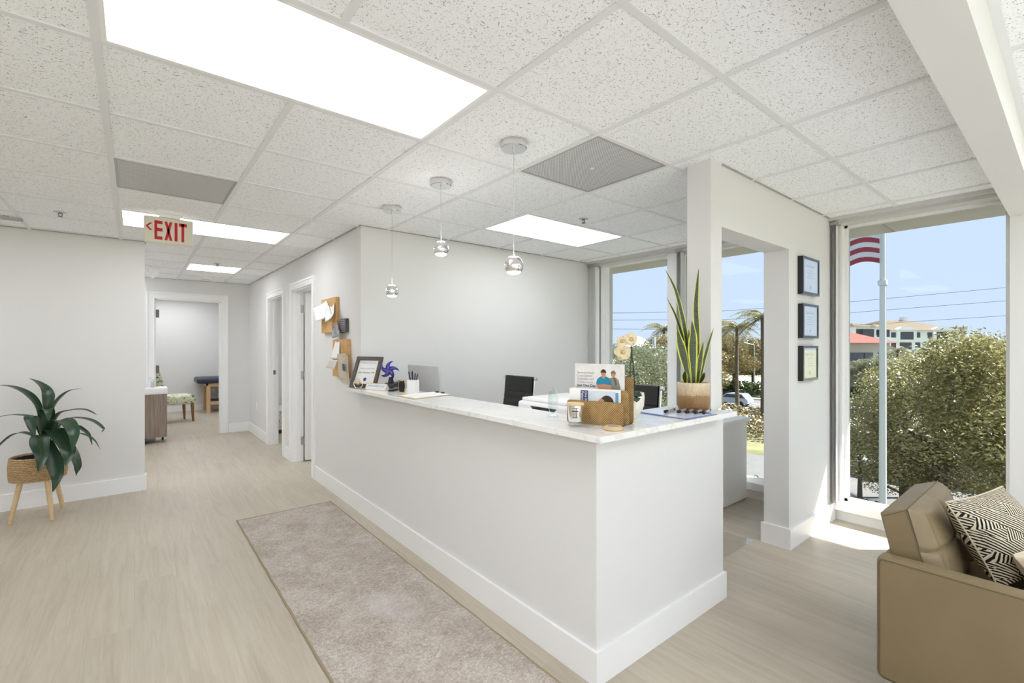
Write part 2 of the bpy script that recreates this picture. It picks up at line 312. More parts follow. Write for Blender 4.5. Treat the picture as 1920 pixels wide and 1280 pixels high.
# ------------------------------------------------------------------ mesh helpers
class MB:
    def __init__(s): s.v = []; s.f = []; s.uv = {}; s.mi = []; s.cur = 0
    def _add(s, vs, fs, uvs=None, X=None):
        o = len(s.v)
        for p in vs:
            p = Vector(p)
            s.v.append(X @ p if X is not None else p)
        for k, f in enumerate(fs):
            s.f.append([o + i for i in f]); s.mi.append(s.cur)
            if uvs is not None: s.uv[len(s.f) - 1] = uvs[k]
        return s
    def box(s, x0, x1, y0, y1, z0, z1, X=None):
        vs = [(x0, y0, z0), (x1, y0, z0), (x1, y1, z0), (x0, y1, z0), (x0, y0, z1), (x1, y0, z1), (x1, y1, z1), (x0, y1, z1)]
        return s._add(vs, [(0, 3, 2, 1), (4, 5, 6, 7), (0, 1, 5, 4), (1, 2, 6, 5), (2, 3, 7, 6), (3, 0, 4, 7)], X=X)
    def hexa(s, b, t):          # 4 bottom points, 4 top points, counter-clockwise from above
        return s._add(list(b) + list(t), [(3, 2, 1, 0), (4, 5, 6, 7), (0, 1, 5, 4), (1, 2, 6, 5), (2, 3, 7, 6), (3, 0, 4, 7)])
    def prism(s, pts, d, X=None, uvscale=None):      # polygon (3d, planar) pushed along vector d
        pts = [Vector(p) for p in pts]; d = Vector(d); n = len(pts)
        vs = pts + [p + d for p in pts]
        fs = [list(range(n))[::-1], list(range(n, 2 * n))] + [(i, (i + 1) % n, n + (i + 1) % n, n + i) for i in range(n)]
        return s._add(vs, fs, X=X)
    def rbox(s, x0, x1, y0, y1, z0, z1, r=0.01, seg=3, X=None):
        bm = bmesh.new(); bmesh.ops.create_cube(bm, size=1)
        for v in bm.verts: v.co = Vector(((x0 + x1) / 2 + v.co.x * (x1 - x0), (y0 + y1) / 2 + v.co.y * (y1 - y0), (z0 + z1) / 2 + v.co.z * (z1 - z0)))
        bmesh.ops.bevel(bm, geom=bm.edges[:], offset=r, segments=seg, profile=0.5, affect='EDGES')
        return s._bm(bm, X)
    def _bm(s, bm, X=None):
        bm.verts.index_update()
        s._add([v.co.copy() for v in bm.verts], [[v.index for v in f.verts] for f in bm.faces], X=X); bm.free(); return s
    def lathe(s, prof, c=(0, 0, 0), n=32, X=None, sx=1, sy=1, cap=True):
        c = Vector(c); vs = []; fs = []; m = len(prof)
        for k in range(n):
            a = 2 * PI * k / n
            for r, z in prof: vs.append(c + Vector((r * math.cos(a) * sx, r * math.sin(a) * sy, z)))
        for k in range(n):
            k2 = (k + 1) % n
            for j in range(m - 1): fs.append((k * m + j, k2 * m + j, k2 * m + j + 1, k * m + j + 1))
        if cap:
            if prof[0][0] > 1e-5: fs.append([k * m for k in range(n)][::-1])
            if prof[-1][0] > 1e-5: fs.append([k * m + m - 1 for k in range(n)])
        return s._add(vs, fs, X=X)
    def tube(s, pts, r, n=8, close=False, X=None):
        pts = [Vector(p) for p in pts]; m = len(pts); rr = r if isinstance(r, (list, tuple)) else [r] * m
        vs = []; fs = []; prev = None
        for i, p in enumerate(pts):
            a = pts[(i - 1) % m] if (close or i > 0) else p; b = pts[(i + 1) % m] if (close or i < m - 1) else p
            t = (b - a).normalized()
            if prev is None: prev = t.orthogonal().normalized()
            u = (prev - t * prev.dot(t)).normalized(); prev = u; w = t.cross(u)
            for k in range(n):
                an = 2 * PI * k / n; vs.append(p + (u * math.cos(an) + w * math.sin(an)) * rr[i])
        for i in range(m if close else m - 1):
            j = (i + 1) % m
            for k in range(n): fs.append((i * n + k, i * n + (k + 1) % n, j * n + (k + 1) % n, j * n + k))
        if not close: fs.append(list(range(n))[::-1]); fs.append([(m - 1) * n + k for k in range(n)])
        return s._add(vs, fs, X=X)
    def sphere(s, c, r, nu=20, nv=12, sc=(1, 1, 1)):
        bm = bmesh.new(); bmesh.ops.create_uvsphere(bm, u_segments=nu, v_segments=nv, radius=r)
        return s._bm(bm, Matrix.Translation(c) @ Matrix.Diagonal((*sc, 1)))
    def grid(s, fn, nu, nv, cu=False):
        vs = []; fs = []; uvs = []
        for i in range(nu + 1):
            for j in range(nv + 1): vs.append(fn(i / nu, j / nv))
        for i in range(nu):
            for j in range(nv):
                fs.append((i * (nv + 1) + j, (i + 1) * (nv + 1) + j, (i + 1) * (nv + 1) + j + 1, i * (nv + 1) + j + 1))
                uvs.append([(i / nu, j / nv), ((i + 1) / nu, j / nv), ((i + 1) / nu, (j + 1) / nv), (i / nu, (j + 1) / nv)])
        return s._add(vs, fs, uvs)
    def leaf(s, pts, w, side=None, n=14, fold=0.25, tip=0.75, base=0.35):
        P = [Vector(p) for p in pts]
        def cr(t):
            x = t * (len(P) - 1); i = min(int(x), len(P) - 2); f = x - i
            a, b, c, d = P[max(i - 1, 0)], P[i], P[i + 1], P[min(i + 2, len(P) - 1)]
            return 0.5 * ((2 * b) + (c - a) * f + (2 * a - 5 * b + 4 * c - d) * f * f + (3 * b - a - 3 * c + d) * f ** 3)
        rows = []
        for k in range(n + 1):
            t = k / n; p = cr(t); tg = (cr(min(t + .02, 1)) - cr(max(t - .02, 0))).normalized()
            sd = Vector(side) if side is not None else tg.cross(Vector((0, 0, 1)))
            sd = (sd - tg * sd.dot(tg)); sd = sd.normalized() if sd.length > 1e-4 else tg.orthogonal().normalized()
            nm = sd.cross(tg)
            ww = w / 2 * max(0.02, (base + (1 - base) * min(1, t / 0.4)) * (1 if t < tip else math.sqrt(max(0, 1 - ((t - tip) / (1 - tip)) ** 2)) * 0.98 + .02 if False else max(0.0, 1 - max(0, (t - tip) / (1 - tip)) ** 1.6)))
            rows.append([p + sd * ww * q + nm * abs(q) * ww * fold for q in (-1, -.5, 0, .5, 1)])
        o = len(s.v); vs = [q for r in rows for q in r]; fs = []; uvs = []
        for k in range(n):
            for j in range(4):
                fs.append((k * 5 + j, k * 5 + j + 1, (k + 1) * 5 + j + 1, (k + 1) * 5 + j))
                uvs.append([(j / 4, k / n), ((j + 1) / 4, k / n), ((j + 1) / 4, (k + 1) / n), (j / 4, (k + 1) / n)])
        return s._add(vs, fs, uvs)
    def build(s, name, mats, parent=None, loc=None, smooth=None, origin=None):
        me = bpy.data.meshes.new(name)
        off = Vector(origin) if origin is not None else Vector((0, 0, 0))
        if parent is not None and origin is None: off = wloc(parent)
        me.from_pydata([v - off for v in s.v], [], s.f)
        for m in (mats if isinstance(mats, (list, tuple)) else [mats]): me.materials.append(M[m] if isinstance(m, str) else m)
        for k, p in enumerate(me.polygons): p.material_index = s.mi[k]
        if s.uv:
            l = me.uv_layers.new(name='UVMap')
            for k, p in enumerate(me.polygons):
                if k in s.uv:
                    for q, li in enumerate(p.loop_indices): l.data[li].uv = s.uv[k][q]
        bm = bmesh.new(); bm.from_mesh(me); bmesh.ops.recalc_face_normals(bm, faces=bm.faces); bm.to_mesh(me); bm.free()
        if smooth is not None:
            for p in me.polygons: p.use_smooth = True
            me.set_sharp_from_angle(angle=math.radians(smooth))
        o = bpy.data.objects.new(name, me); COL.objects.link(o)
        if parent is not None:
            o.parent = parent
            if origin is not None: o.location = off - wloc(parent)
        else: o.location = off
        return o
WL = {}
def wloc(o):
    p = Vector((0, 0, 0))
    while o is not None: p = p + o.location; o = o.parent
    return p
def tag(o, label, cat, group=None):
    o['label'] = label; o['category'] = cat
    if group: o['group'] = group
    return o
def thing(name, loc, label, cat, group=None):
    o = bpy.data.objects.new(name, None); COL.objects.link(o); o.location = loc; o.empty_display_size = 0.05
    return tag(o, label, cat, group)
def solo(mb, name, mats, label, cat, group=None, smooth=None, origin=None):
    if origin is None:
        lo = Vector((min(v.x for v in mb.v), min(v.y for v in mb.v), min(v.z for v in mb.v))); hi = Vector((max(v.x for v in mb.v), max(v.y for v in mb.v), 0))
        origin = ((lo.x + hi.x) / 2, (lo.y + hi.y) / 2, lo.z)
    return tag(mb.build(name, mats, smooth=smooth, origin=origin), label, cat, group)
def struct(mb, name, mats, parent=None, smooth=None):
    o = mb.build(name, mats, parent, smooth=smooth)
    if parent is None: o['kind'] = 'structure'
    return o
def kids(o): return [c for c in bpy.data.objects if c.parent is o]
def copy_tree(o, parent=None):
    c = o.copy(); COL.objects.link(c)
    if parent is not None: c.parent = parent
    for ch in kids(o): copy_tree(ch, c)
    return c
def text(name, s, size, mat, parent, mtx, align='CENTER', ext=0.0004, sx=1.0, bold=0.0):
    cu = bpy.data.curves.new('t', 'FONT'); cu.body = s; cu.size = size; cu.align_x = align; cu.align_y = 'CENTER'; cu.extrude = ext; cu.offset = bold; cu.resolution_u = 3
    tmp = bpy.data.objects.new('t', cu); COL.objects.link(tmp)
    dg = bpy.context.evaluated_depsgraph_get(); me = bpy.data.meshes.new_from_object(tmp.evaluated_get(dg))
    bpy.data.objects.remove(tmp); bpy.data.curves.remove(cu)
    me.transform(Matrix.Translation(-wloc(parent)) @ mtx @ Matrix.Diagonal((sx, 1, 1, 1)))
    me.name = name; me.materials.clear(); me.materials.append(M[mat])
    o = bpy.data.objects.new(name, me); COL.objects.link(o); o.parent = parent
    return o
def frame(o, ex, ey, ez=None):   # matrix with axes ex, ey (world) at o
    ex = Vector(ex).normalized(); ey = Vector(ey).normalized(); ez = ex.cross(ey)
    return Matrix.Translation(o) @ Matrix((ex, ey, ez)).transposed().to_4x4()

# ------------------------------------------------------------------ shell of the rooms
HX = 1.49            # hall wall / desk front plane
BY = 3.86            # office back wall plane
XG = 4.52            # window glass plane
struct(MB().box(-4.1, 4.56, -4.1, 12.4, -0.12, 0), 'floor', 'floor')
struct(MB().prism([(-4.1, -4.1, CZ), (4.56, -4.1, CZ), (4.56, .299, CZ), (4.31, .299, CZ), (4.31, BY + .01, CZ), (4.56, BY + .01, CZ), (4.56, 12.4, CZ), (-4.1, 12.4, CZ)], (0, 0, .1)), 'ceiling', 'tile')
LIGHTS = [(1, 2, -2, 0), (6, 7, -2, 0), (3, 4, 2, 4), (10, 11, -1, 0), (-4, -3, -2, 0), (-4, -3, 2, 4), (1, 2, -6, -4), (6, 7, -6, -4), (15, 16, -2, 0), (7, 8, 2, 4), (11, 12, 2, 3), (-4, -3, -6, -4), (-7, -6, -2, 0), (-7, -6, 2, 4), (-7, -6, -6, -4), (-2, -1, -6, -4), (9, 10, -4, -2), (12, 13, -4, -2), (17, 18, -2, 0), (15, 16, 1, 3), (6, 7, 2, 3), (12, 13, 3, 5), (-3, -2, 2, 4)]  # entries without their own label are panels added out of view as fill
g = MB(); bw = 0.0125
def seg_free(a0, a1, cuts):
    out = [(a0, a1)]
    for c0, c1 in cuts:
        nxt = []
        for s0, s1 in out:
            if c1 <= s0 or c0 >= s1: nxt.append((s0, s1)); continue
            if s0 < c0: nxt.append((s0, c0))
            if c1 < s1: nxt.append((c1, s1))
        out = nxt
    return out
for b in range(-8, 6):
    X = OX + b * T
    for s0, s1 in seg_free(-4.0, 12.3, [(OY + l[0] * T + bw, OY + l[1] * T - bw) for l in LIGHTS if l[2] < b < l[3]]): g.box(X - bw, X + bw, s0, s1, CZ - 0.007, CZ - 0.0005)
for a in range(-7, 19):
    Y = OY + a * T
    for s0, s1 in seg_free(-4.0, 4.31, []): g.box(s0, s1, Y - bw, Y + bw, CZ - 0.0062, CZ - 0.0005)
struct(g, 'trim_1', 'grid')
# hall wall with its two doorways; returns
D2, D1, DT = (5.22, 6.04), (6.50, 7.32), 2.075
w = MB()
for y0, y1, z0, z1 in ((BY, D2[0], 0, CZ), (D2[0], D2[1], DT, CZ), (D2[1], D1[0], 0, CZ), (D1[0], D1[1], DT, CZ), (D1[1], 8.78, 0, CZ)): w.box(HX, HX + 0.12, y0, y1, z0, z1)
struct(w, 'wall_hall_right', 'wall')
struct(MB().box(HX + 0.12, 4.56, BY, BY + 0.12, 0, CZ), 'wall_back', 'wall')
struct(MB().box(-4.0, 0.08, 5.80, 5.92, 0, CZ), 'wall_left', 'wall')
struct(MB().box(-1.3, -1.2, 5.92, 8.78, 0, CZ), 'wall_hall_left', 'wall')
w = MB(); FD = (0.235, 1.085, 2.12)
w.box(-1.3, FD[0], 8.78, 8.90, 0, CZ).box(FD[0], FD[1], 8.78, 8.90, FD[2], CZ).box(FD[1], HX + 0.12, 8.78, 8.90, 0, CZ)
struct(w, 'wall_far', 'wall')
struct(MB().box(-1.3, 3.2, 12.25, 12.37, 0, CZ), 'wall_exam_back', 'wall')
struct(MB().box(-1.4, -1.3, 8.78, 12.37, 0, CZ), 'wall_exam_left', 'wall')
struct(MB().box(3.2, 3.3, 8.78, 12.37, 0, CZ), 'wall_exam_right', 'wall')
struct(MB().box(HX + 0.12, 4.56, 6.22, 6.34, 0, CZ), 'wall_between_rooms', 'wall')
struct(MB().box(HX + 0.12, 4.56, 8.78, 8.90, 0, CZ), 'wall_room_far', 'wall')
struct(MB().box(4.44, 4.56, BY + 0.12, 8.78, 0, CZ), 'wall_room_right', 'wall')
struct(MB().box(-4.1, -3.4, -4.1, -4.0, 0, CZ).box(3.9, 4.56, -4.1, -4.0, 0, CZ).box(-3.4, 3.9, -4.1, -4.0, 0, .15).box(-3.4, 3.9, -4.1, -4.0, 2.35, CZ), 'wall_rear', 'wall')
rw = MB()
for x in (-3.4, -1.6, .22, 2.05, 3.86): rw.box(x, x + .04, -4.08, -4.02, .15, 2.35)
for x in (-3.36, -1.56, .26, 2.09): rw.box(x, x + 1.76, -4.08, -4.02, .15, .19).box(x, x + 1.76, -4.08, -4.02, 2.31, 2.35)
rw = struct(rw, 'window_5', 'trim')  # rear window added out of view to let in more sunlight
for x in (-3.36, -1.56, .26, 2.09): MB().box(x, x + 1.76, -4.053, -4.047, .19, 2.31).build('glass_pane', 'clear_glass', rw)
struct(MB().box(-4.1, -4.0, -4.0, 5.92, 0, CZ), 'wall_outer_left', 'wall')
struct(MB().box(4.43, 4.56, -0.45, 0.30, 0, CZ).box(4.43, 4.56, -4.0, -3.6, 0, CZ).box(4.43, 4.56, -3.6, -0.45, 0, .15).box(4.43, 4.56, -3.6, -0.45, 2.384, CZ), 'wall_right', 'wall')
# partition: slim pillar on the desk end, header and post
PY0, PY1 = 1.285, 1.45
w = MB()
w.box(2.44, 2.56, PY0 - 0.005, PY1 - 0.03, 1.06, CZ).box(2.56, 3.52, PY0, PY1, 2.08, CZ).box(3.52, 4.42, PY0, PY1, 0, CZ)
struct(w, 'wall_partition', 'wall')
bb = MB().prism([(3.505, PY0 - .015, 0), (4.43, PY0 - .015, 0), (4.43, PY0, 0), (3.52, PY0, 0), (3.52, PY1 + .015, 0), (3.505, PY1 + .015, 0)], (0, 0, .142))
struct(bb, 'baseboard_partition', 'trim')
# dropped beam across the room, with its wall angle
bm_ = MB().box(-4.0, 4.56, 0.178, 0.300, 2.25, CZ - 0.0005)
struct(bm_, 'trim_2', 'wall')
struct(MB().box(-4.0, 4.43, 0.154, 0.178, CZ - 0.012, CZ - 0.0005), 'trim_3', 'grid')
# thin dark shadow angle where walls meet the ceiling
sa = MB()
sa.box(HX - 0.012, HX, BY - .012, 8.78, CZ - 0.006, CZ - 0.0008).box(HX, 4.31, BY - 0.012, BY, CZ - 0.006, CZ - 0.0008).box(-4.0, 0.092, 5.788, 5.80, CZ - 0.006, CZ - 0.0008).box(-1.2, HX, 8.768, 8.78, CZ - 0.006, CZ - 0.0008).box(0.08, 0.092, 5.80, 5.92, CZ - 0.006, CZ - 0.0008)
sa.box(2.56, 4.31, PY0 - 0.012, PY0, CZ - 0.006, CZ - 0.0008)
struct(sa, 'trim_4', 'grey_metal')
# baseboards
def bboard(name, *bx):
    m = MB()
    for b in bx: m.box(*b)
    return struct(m, name, 'trim')
bboard('baseboard_left', (-4.0, 0.095, 5.785, 5.7999, 0, 0.142), (0.0801, 0.0949, 5.80, 5.92, 0, 0.1419))
bboard('baseboard_hall_right', (HX - 0.014, HX, BY, D2[0] - 0.088, 0, 0.142), (HX - 0.014, HX, D2[1] + 0.09, D1[0] - 0.09, 0, 0.142), (HX - 0.014, HX, D1[1] + 0.09, 8.78, 0, 0.142))
bboard('baseboard_far', (FD[1] + 0.105, HX, 8.766, 8.78, 0, 0.142), (-1.2, FD[0] - 0.105, 8.766, 8.78, 0, 0.142))
bboard('baseboard_exam', (-1.3, 3.2, 12.236, 12.25, 0, 0.12))
bboard('baseboard_back', (HX + 0.13, 4.4, BY - 0.014, BY, 0, 0.142))
# doorways: casing with a raised outer band, jamb lining, hinges, slab
def casing_x(m, y0, y1, zt, X, wd=0.085, s=1):      # mitred casing with a raised outer band, on a wall facing -X
    prof = [(0, 0), (0, .018), (.012, .018), (.014, .013), (wd - .024, .014), (wd - .022, .022), (wd, .022), (wd, 0)]
    rows = []
    for c, zc in ((0, 0), (0, 1), (1, 1), (1, 0)):
        row = []
        for o, t in prof:
            y = y1 + o if c else y0 - o; row.append((X - t * s, y, (zt + o) if zc else 0.0))
        rows.append(row)
    n = len(prof); fs = []
    for k in range(3):
        for j in range(n): fs.append((k * n + j, k * n + (j + 1) % n, (k + 1) * n + (j + 1) % n, (k + 1) * n + j))
    m._add([p for r in rows for p in r], fs)
def doorway(n, y0, y1):
    d = MB(); casing_x(d, y0, y1, DT, HX)
    o = struct(d, n, 'trim')
    j = MB().box(HX, HX + 0.12, y0 - 0.001, y0 + 0.014, 0, DT).box(HX, HX + 0.12, y1 - 0.014, y1 + 0.001, 0, DT).box(HX, HX + 0.12, y0, y1, DT - 0.014, DT + .001)
    j.box(HX + 0.05, HX + 0.085, y1 - 0.024, y1 - 0.014, 0, DT - .014).box(HX + 0.05, HX + 0.085, y0 + 0.014, y0 + 0.024, 0, DT - .014)
    j.build('jamb', 'trim', o); return o
d2 = doorway('door_2', *D2); d1 = doorway('door_1', *D1)
sl = MB().rbox(HX + 0.128, HX + 0.93, D2[1] - 0.062, D2[1] - 0.022, 0.014, DT - 0.02, 0.003, 1).build('door_panel', 'door', d2)
for z in (0.25, 1.05, 1.86):
    MB().tube([(HX + 0.124, D2[1] - 0.03, z - 0.05), (HX + 0.124, D2[1] - 0.03, z + 0.05)], 0.007, 8).box(HX + 0.088, HX + 0.122, D2[1] - 0.0165, D2[1] - 0.0138, z - 0.05, z + 0.05).build('hinge', 'steel', d2)
MB().box(HX + 0.05, HX + 0.08, D1[1] - 0.0265, D1[1] - 0.0235, 1.0, 1.06).tube([(HX + .065, D1[1] - .03, 1.03), (HX + .065, D1[1] - .024, 1.03)], 0.012, 10).build('strike_plate', 'dark_metal', d1)
MB().rbox(HX + 0.128, HX + 0.93, D1[0] + 0.022, D1[0] + 0.062, 0.014, DT - 0.02, 0.003, 1).build('door_panel', 'door', d1)
d3m = MB(); casing_x(d3m, FD[0], FD[1], FD[2], 0.0, 0.10)
d3m.v = [Vector((v.y, 8.78 + v.x, v.z)) for v in d3m.v]
d3 = struct(d3m, 'door_3', 'trim')
MB().box(FD[0] - .001, FD[0] + 0.016, 8.78, 8.90, 0, FD[2]).box(FD[1] - 0.016, FD[1] + .001, 8.78, 8.90, 0, FD[2]).box(FD[0], FD[1], 8.78, 8.90, FD[2] - 0.016, FD[2] + .001).build('jamb', 'trim', d3)
MB().rbox(0, 0.04, 0, .82, 0.014, FD[2] - 0.02, 0.003, 1, X=Matrix.Translation((FD[0] - .03, 8.915, 0)) @ Matrix.Rotation(.75, 4, 'Z')).build('door_panel', 'door', d3)
for z in (0.28, 1.05, 1.90): MB().box(FD[0] + 0.012, FD[0] + 0.06, 8.892, 8.903, z - 0.06, z + 0.06).build('hinge', 'dark_metal', d3)
# ------------------------------------------------------------------ windows (glass plane XG), sill, mullions, header tracks
struct(MB().box(4.44, 4.56, 0.30, BY, 0, 0.085), 'wall_window', 'wall')
struct(MB().box(4.405, 4.60, 0.30, BY, 0.085, 0.15), 'trim_5', 'trim')
struct(MB().box(4.31, 4.36, 0.30, BY, 2.408, CZ + .1), 'trim_6', 'header_grey')
struct(MB().box(4.36, 4.62, 0.30, BY, 2.384, CZ + .1), 'trim_7', 'header_grey')
WN = [(0.30, 1.225), (1.80, 2.665), (2.795, BY)]
struct(MB().box(4.43, 4.70, 1.401, 1.80, 0.15, 2.60), 'wall_sun_blocker', 'wall')  # unseen pier added to keep the sun off the window desk
def win(n, y0, y1):
    f = MB(); e = 0.022
    f.box(XG - 0.03, XG + 0.03, y0, y0 + e, 0.15, 2.384).box(XG - 0.03, XG + 0.03, y1 - e, y1, 0.15, 2.384)
    f.box(XG - 0.03, XG + 0.03, y0, y1, 0.15, 0.172).box(XG - 0.03, XG + 0.03, y0, y1, 2.364, 2.384)
    o = struct(f, n, 'trim')
    MB().box(XG - 0.003, XG + 0.003, y0 + e, y1 - e, 0.172, 2.364).build('glass_pane', 'glass', o)
WN.append((-3.6, -0.45))
for k, (a, b) in enumerate(WN): win('window_%d' % (k + 1), a, b)
struct(MB().box(4.43, 4.58, 1.225, 1.40, 0.15, 2.39).box(4.41, 4.58, 2.665, 2.795, 0.15, 2.42).box(4.44, 4.58, 3.66, 3.73, 0.15, 2.39), 'trim_8', 'trim')
# gathered vertical blinds
def blinds(y0, y1, x, n, z0, z1, label, mat='blind'):
    t = thing('vertical_blind', (x, (y0 + y1) / 2, z0), label, 'blind')
    MB().box(x - 0.045, x + 0.045, y0 - 0.005, y1 + 0.005, z1, z1 + 0.02).build('headrail', 'grey_metal', t)
    s = MB()
    for k in range(n):
        y = y0 + (k + 0.5) * (y1 - y0) / n; q = 0.004 if k % 2 else -0.004
        s.grid(lambda a, b, y=y, q=q: Vector((x - 0.042 + 0.084 * a, y + q * (1 if a < .5 else -1) + 0.010 * math.sin(a * PI), z0 + (z1 - z0) * b)), 6, 1)
    s.build('slats', mat, t, smooth=60)
    return t
M['blind'] = plain('grey_vinyl_slats', (0.74, 0.735, 0.72, 1), 0.4, spec=0.5)
M['blind_white'] = plain('white_vinyl_slats', (0.90, 0.895, 0.885, 1), 0.5)
blinds(1.235, 1.335, 4.372, 7, 0.152, 2.375, 'grey vertical blind gathered between diploma wall and widest window pane')
blinds(2.60, 2.655, 4.385, 5, 0.152, 2.375, 'narrow grey vertical blind stack behind the snake plant')
blinds(3.735, 3.85, 4.385, 9, 0.152, 2.375, 'pale vertical blind gathered in the office corner by the back wall', 'blind_white')
# ------------------------------------------------------------------ ceiling fittings
LAB = ['largest glowing ceiling panel above the entrance floor', 'lit ceiling panel partly hidden by the exit sign', 'lit ceiling panel over the office behind the counter', 'small square lit ceiling panel over the hall near far doorway']
for k, (a0, a1, b0, b1) in enumerate(LIGHTS):
    x0, x1, y0, y1 = OX + b0 * T + bw, OX + b1 * T - bw, OY + a0 * T + bw, OY + a1 * T - bw
    t = thing('ceiling_light', ((x0 + x1) / 2, (y0 + y1) / 2, CZ - 0.004), LAB[k] if k < 4 else 'flat white fill light panel added to the ceiling out of view', 'ceiling light', None if k < 4 else 'added fill panels out of view')
    m = MB(); e = 0.016
    m.box(x0, x1, y0, y0 + e, CZ - 0.006, CZ - .0005).box(x0, x1, y1 - e, y1, CZ - 0.006, CZ - .0005).box(x0, x0 + e, y0 + e, y1 - e, CZ - 0.006, CZ - .0005).box(x1 - e, x1, y0 + e, y1 - e, CZ - 0.006, CZ - .0005)
    m.build('frame', 'white', t)
    MB().box(x0 + e, x1 - e, y0 + e, y1 - e, CZ - 0.003, CZ - .0005).build('diffuser', 'light_panel', t)
def vent(a, b, label):
    x0, x1, y0, y1 = OX + b * T + bw, OX + (b + 1) * T - bw, OY + a * T + bw, OY + (a + 1) * T - bw
    t = thing('ceiling_vent', ((x0 + x1) / 2, (y0 + y1) / 2, CZ - 0.006), label, 'vent')
    m = MB(); e = 0.012
    m.box(x0, x1, y0, y0 + e, CZ - 0.0075, CZ - .0005).box(x0, x1, y1 - e, y1, CZ - 0.0075, CZ - .0005).box(x0, x0 + e, y0 + e, y1 - e, CZ - 0.0075, CZ - .0005).box(x1 - e, x1, y0 + e, y1 - e, CZ - 0.0075, CZ - .0005)
    m.build('frame', 'grey_metal', t)
    MB().box(x0 + e, x1 - e, y0 + e, y1 - e, CZ - 0.005, CZ - .0005).build('perforated_plate', 'perf', t)
    return t
v1 = vent(4, -2, 'grey perforated ceiling vent over the hall near exit sign')
v2 = vent(1, 1, 'grey perforated ceiling vent beside the pendant lamps')
MB().lathe([(0.011, 0), (0.011, 0.003)], (OX + 1.5 * T, OY + 1.5 * T, CZ - 0.009), 16).build('screw_cap', 'white', v2)
# pendants
def pendant(x, y, zc):
    t = thing('pendant_lamp', (x, y, CZ), 'x', 'pendant lamp', 'pendant lamps over the counter')
    MB().lathe([(0.0, 0), (0.066, 0), (0.067, -0.006), (0.066, -0.032), (0.062, -0.036), (0.0, -0.036)], (x, y, CZ), 40).build('canopy', 'chrome_soft', t, smooth=40)
    MB().lathe([(0.0, -0.036), (0.006, -0.036), (0.005, -0.055), (0.0, -0.057)], (x, y, CZ), 12).build('cord_grip', 'steel', t, smooth=40)
    MB().tube([(x, y, CZ - 0.05), (x, y, zc + 0.04)], 0.0016, 6).build('cord', 'cord_grey', t)
    R0 = 0.049; pr = [(0.0, zc + 0.040)]
    for k in range(15):
        a = math.radians(55 - k * 95 / 14); pr.append((R0 * math.cos(a), zc + R0 * math.sin(a)))
    pr.append((R0 * math.cos(math.radians(-40)) - 0.003, zc + R0 * math.sin(math.radians(-40))))
    MB().lathe(pr, (x, y, 0), 40, cap=False).build('shade', 'chrome', t, smooth=50)
    zz = zc + R0 * math.sin(math.radians(-40)); rr = R0 * math.cos(math.radians(-40)) - 0.002
    MB().lathe([(rr, zz + 0.002), (rr, zz), (rr * .8, zz - 0.007), (rr * .45, zz - 0.011), (0.0, zz - 0.012)], (x, y, 0), 32).build('diffuser', 'lamp_glow', t, smooth=60)
    MB().lathe([(0.0, zc + 0.036), (0.026, zc + 0.0385), (0.024, zc + 0.044), (0.006, zc + 0.047), (0.0, zc + 0.05)], (x, y, 0), 24).build('cap', 'lamp_top', t, smooth=40)
    return t
M['chrome_soft'] = plain('satin_chrome', (0.80, 0.80, 0.80, 1), 0.18, 1.0)
M['cord_grey'] = plain('grey_cord', (0.55, 0.55, 0.54, 1), 0.5)
M['lamp_top'] = emit('pendant_top_glow', (1, 0.98, 0.95, 1), 40.0)
for k, (x, y, z, l) in enumerate(((1.480, 1.805, 1.812, 'chrome globe pendant beside the ceiling vent'), (1.475, 2.51, 2.009, 'chrome globe pendant hung highest, on the shortest cord'), (1.475, 3.214, 1.811, 'chrome globe pendant over the star ornament and award frame'))):
    pendant(x, y, z)['label'] = l
# exit sign
ex = thing('exit_sign', (0.205, 4.40, 2.2), 'cream exit sign with red letters and left arrow under hall ceiling', 'exit sign')
MB().rbox(0.055, 0.357, 4.385, 4.415, 2.183, 2.382, 0.010, 3).build('sign_box', 'exit_face', ex, smooth=40)
MB().box(0.145, 0.275, 4.375, 4.425, 2.380, 2.405).box(0.13, 0.29, 4.36, 4.44, 2.405, CZ - 0.0005).build('ceiling_mount', 'white', ex)
def exq(x, z): return Vector((0.055 + x * 0.302, 4.3845, 2.183 + z * 0.199))
lt = MB()
def bar(pts): lt.prism([exq(*p) for p in pts], (0, -0.0012, 0))
zt, zb, th = 0.84, 0.13, 0.12
x0 = 0.205; bar([(x0, zb), (x0 + .055, zb), (x0 + .055, zt), (x0, zt)])
for z in (zb, (zt + zb) / 2 - th / 2 + .02, zt - th): bar([(x0 + .05, z), (x0 + .16, z), (x0 + .16, z + th), (x0 + .05, z + th)])
x0 = 0.405; bar([(x0, zb), (x0 + .055, zb), (x0 + .16, zt), (x0 + .105, zt)]); bar([(x0 + .105, zb), (x0 + .16, zb), (x0 + .055, zt), (x0, zt)])
x0 = 0.61; bar([(x0, zb), (x0 + .06, zb), (x0 + .06, zt), (x0, zt)])
x0 = 0.70; bar([(x0 + .052, zb), (x0 + .11, zb), (x0 + .11, zt), (x0 + .052, zt)]); bar([(x0, zt - th), (x0 + .165, zt - th), (x0 + .165, zt), (x0, zt)])
bar([(0.03, 0.60), (0.115, 0.73), (0.165, 0.73), (0.08, 0.60)]); bar([(0.03, 0.60), (0.08, 0.60), (0.165, 0.45), (0.115, 0.45)])
lt.build('lettering', 'exit_red', ex)
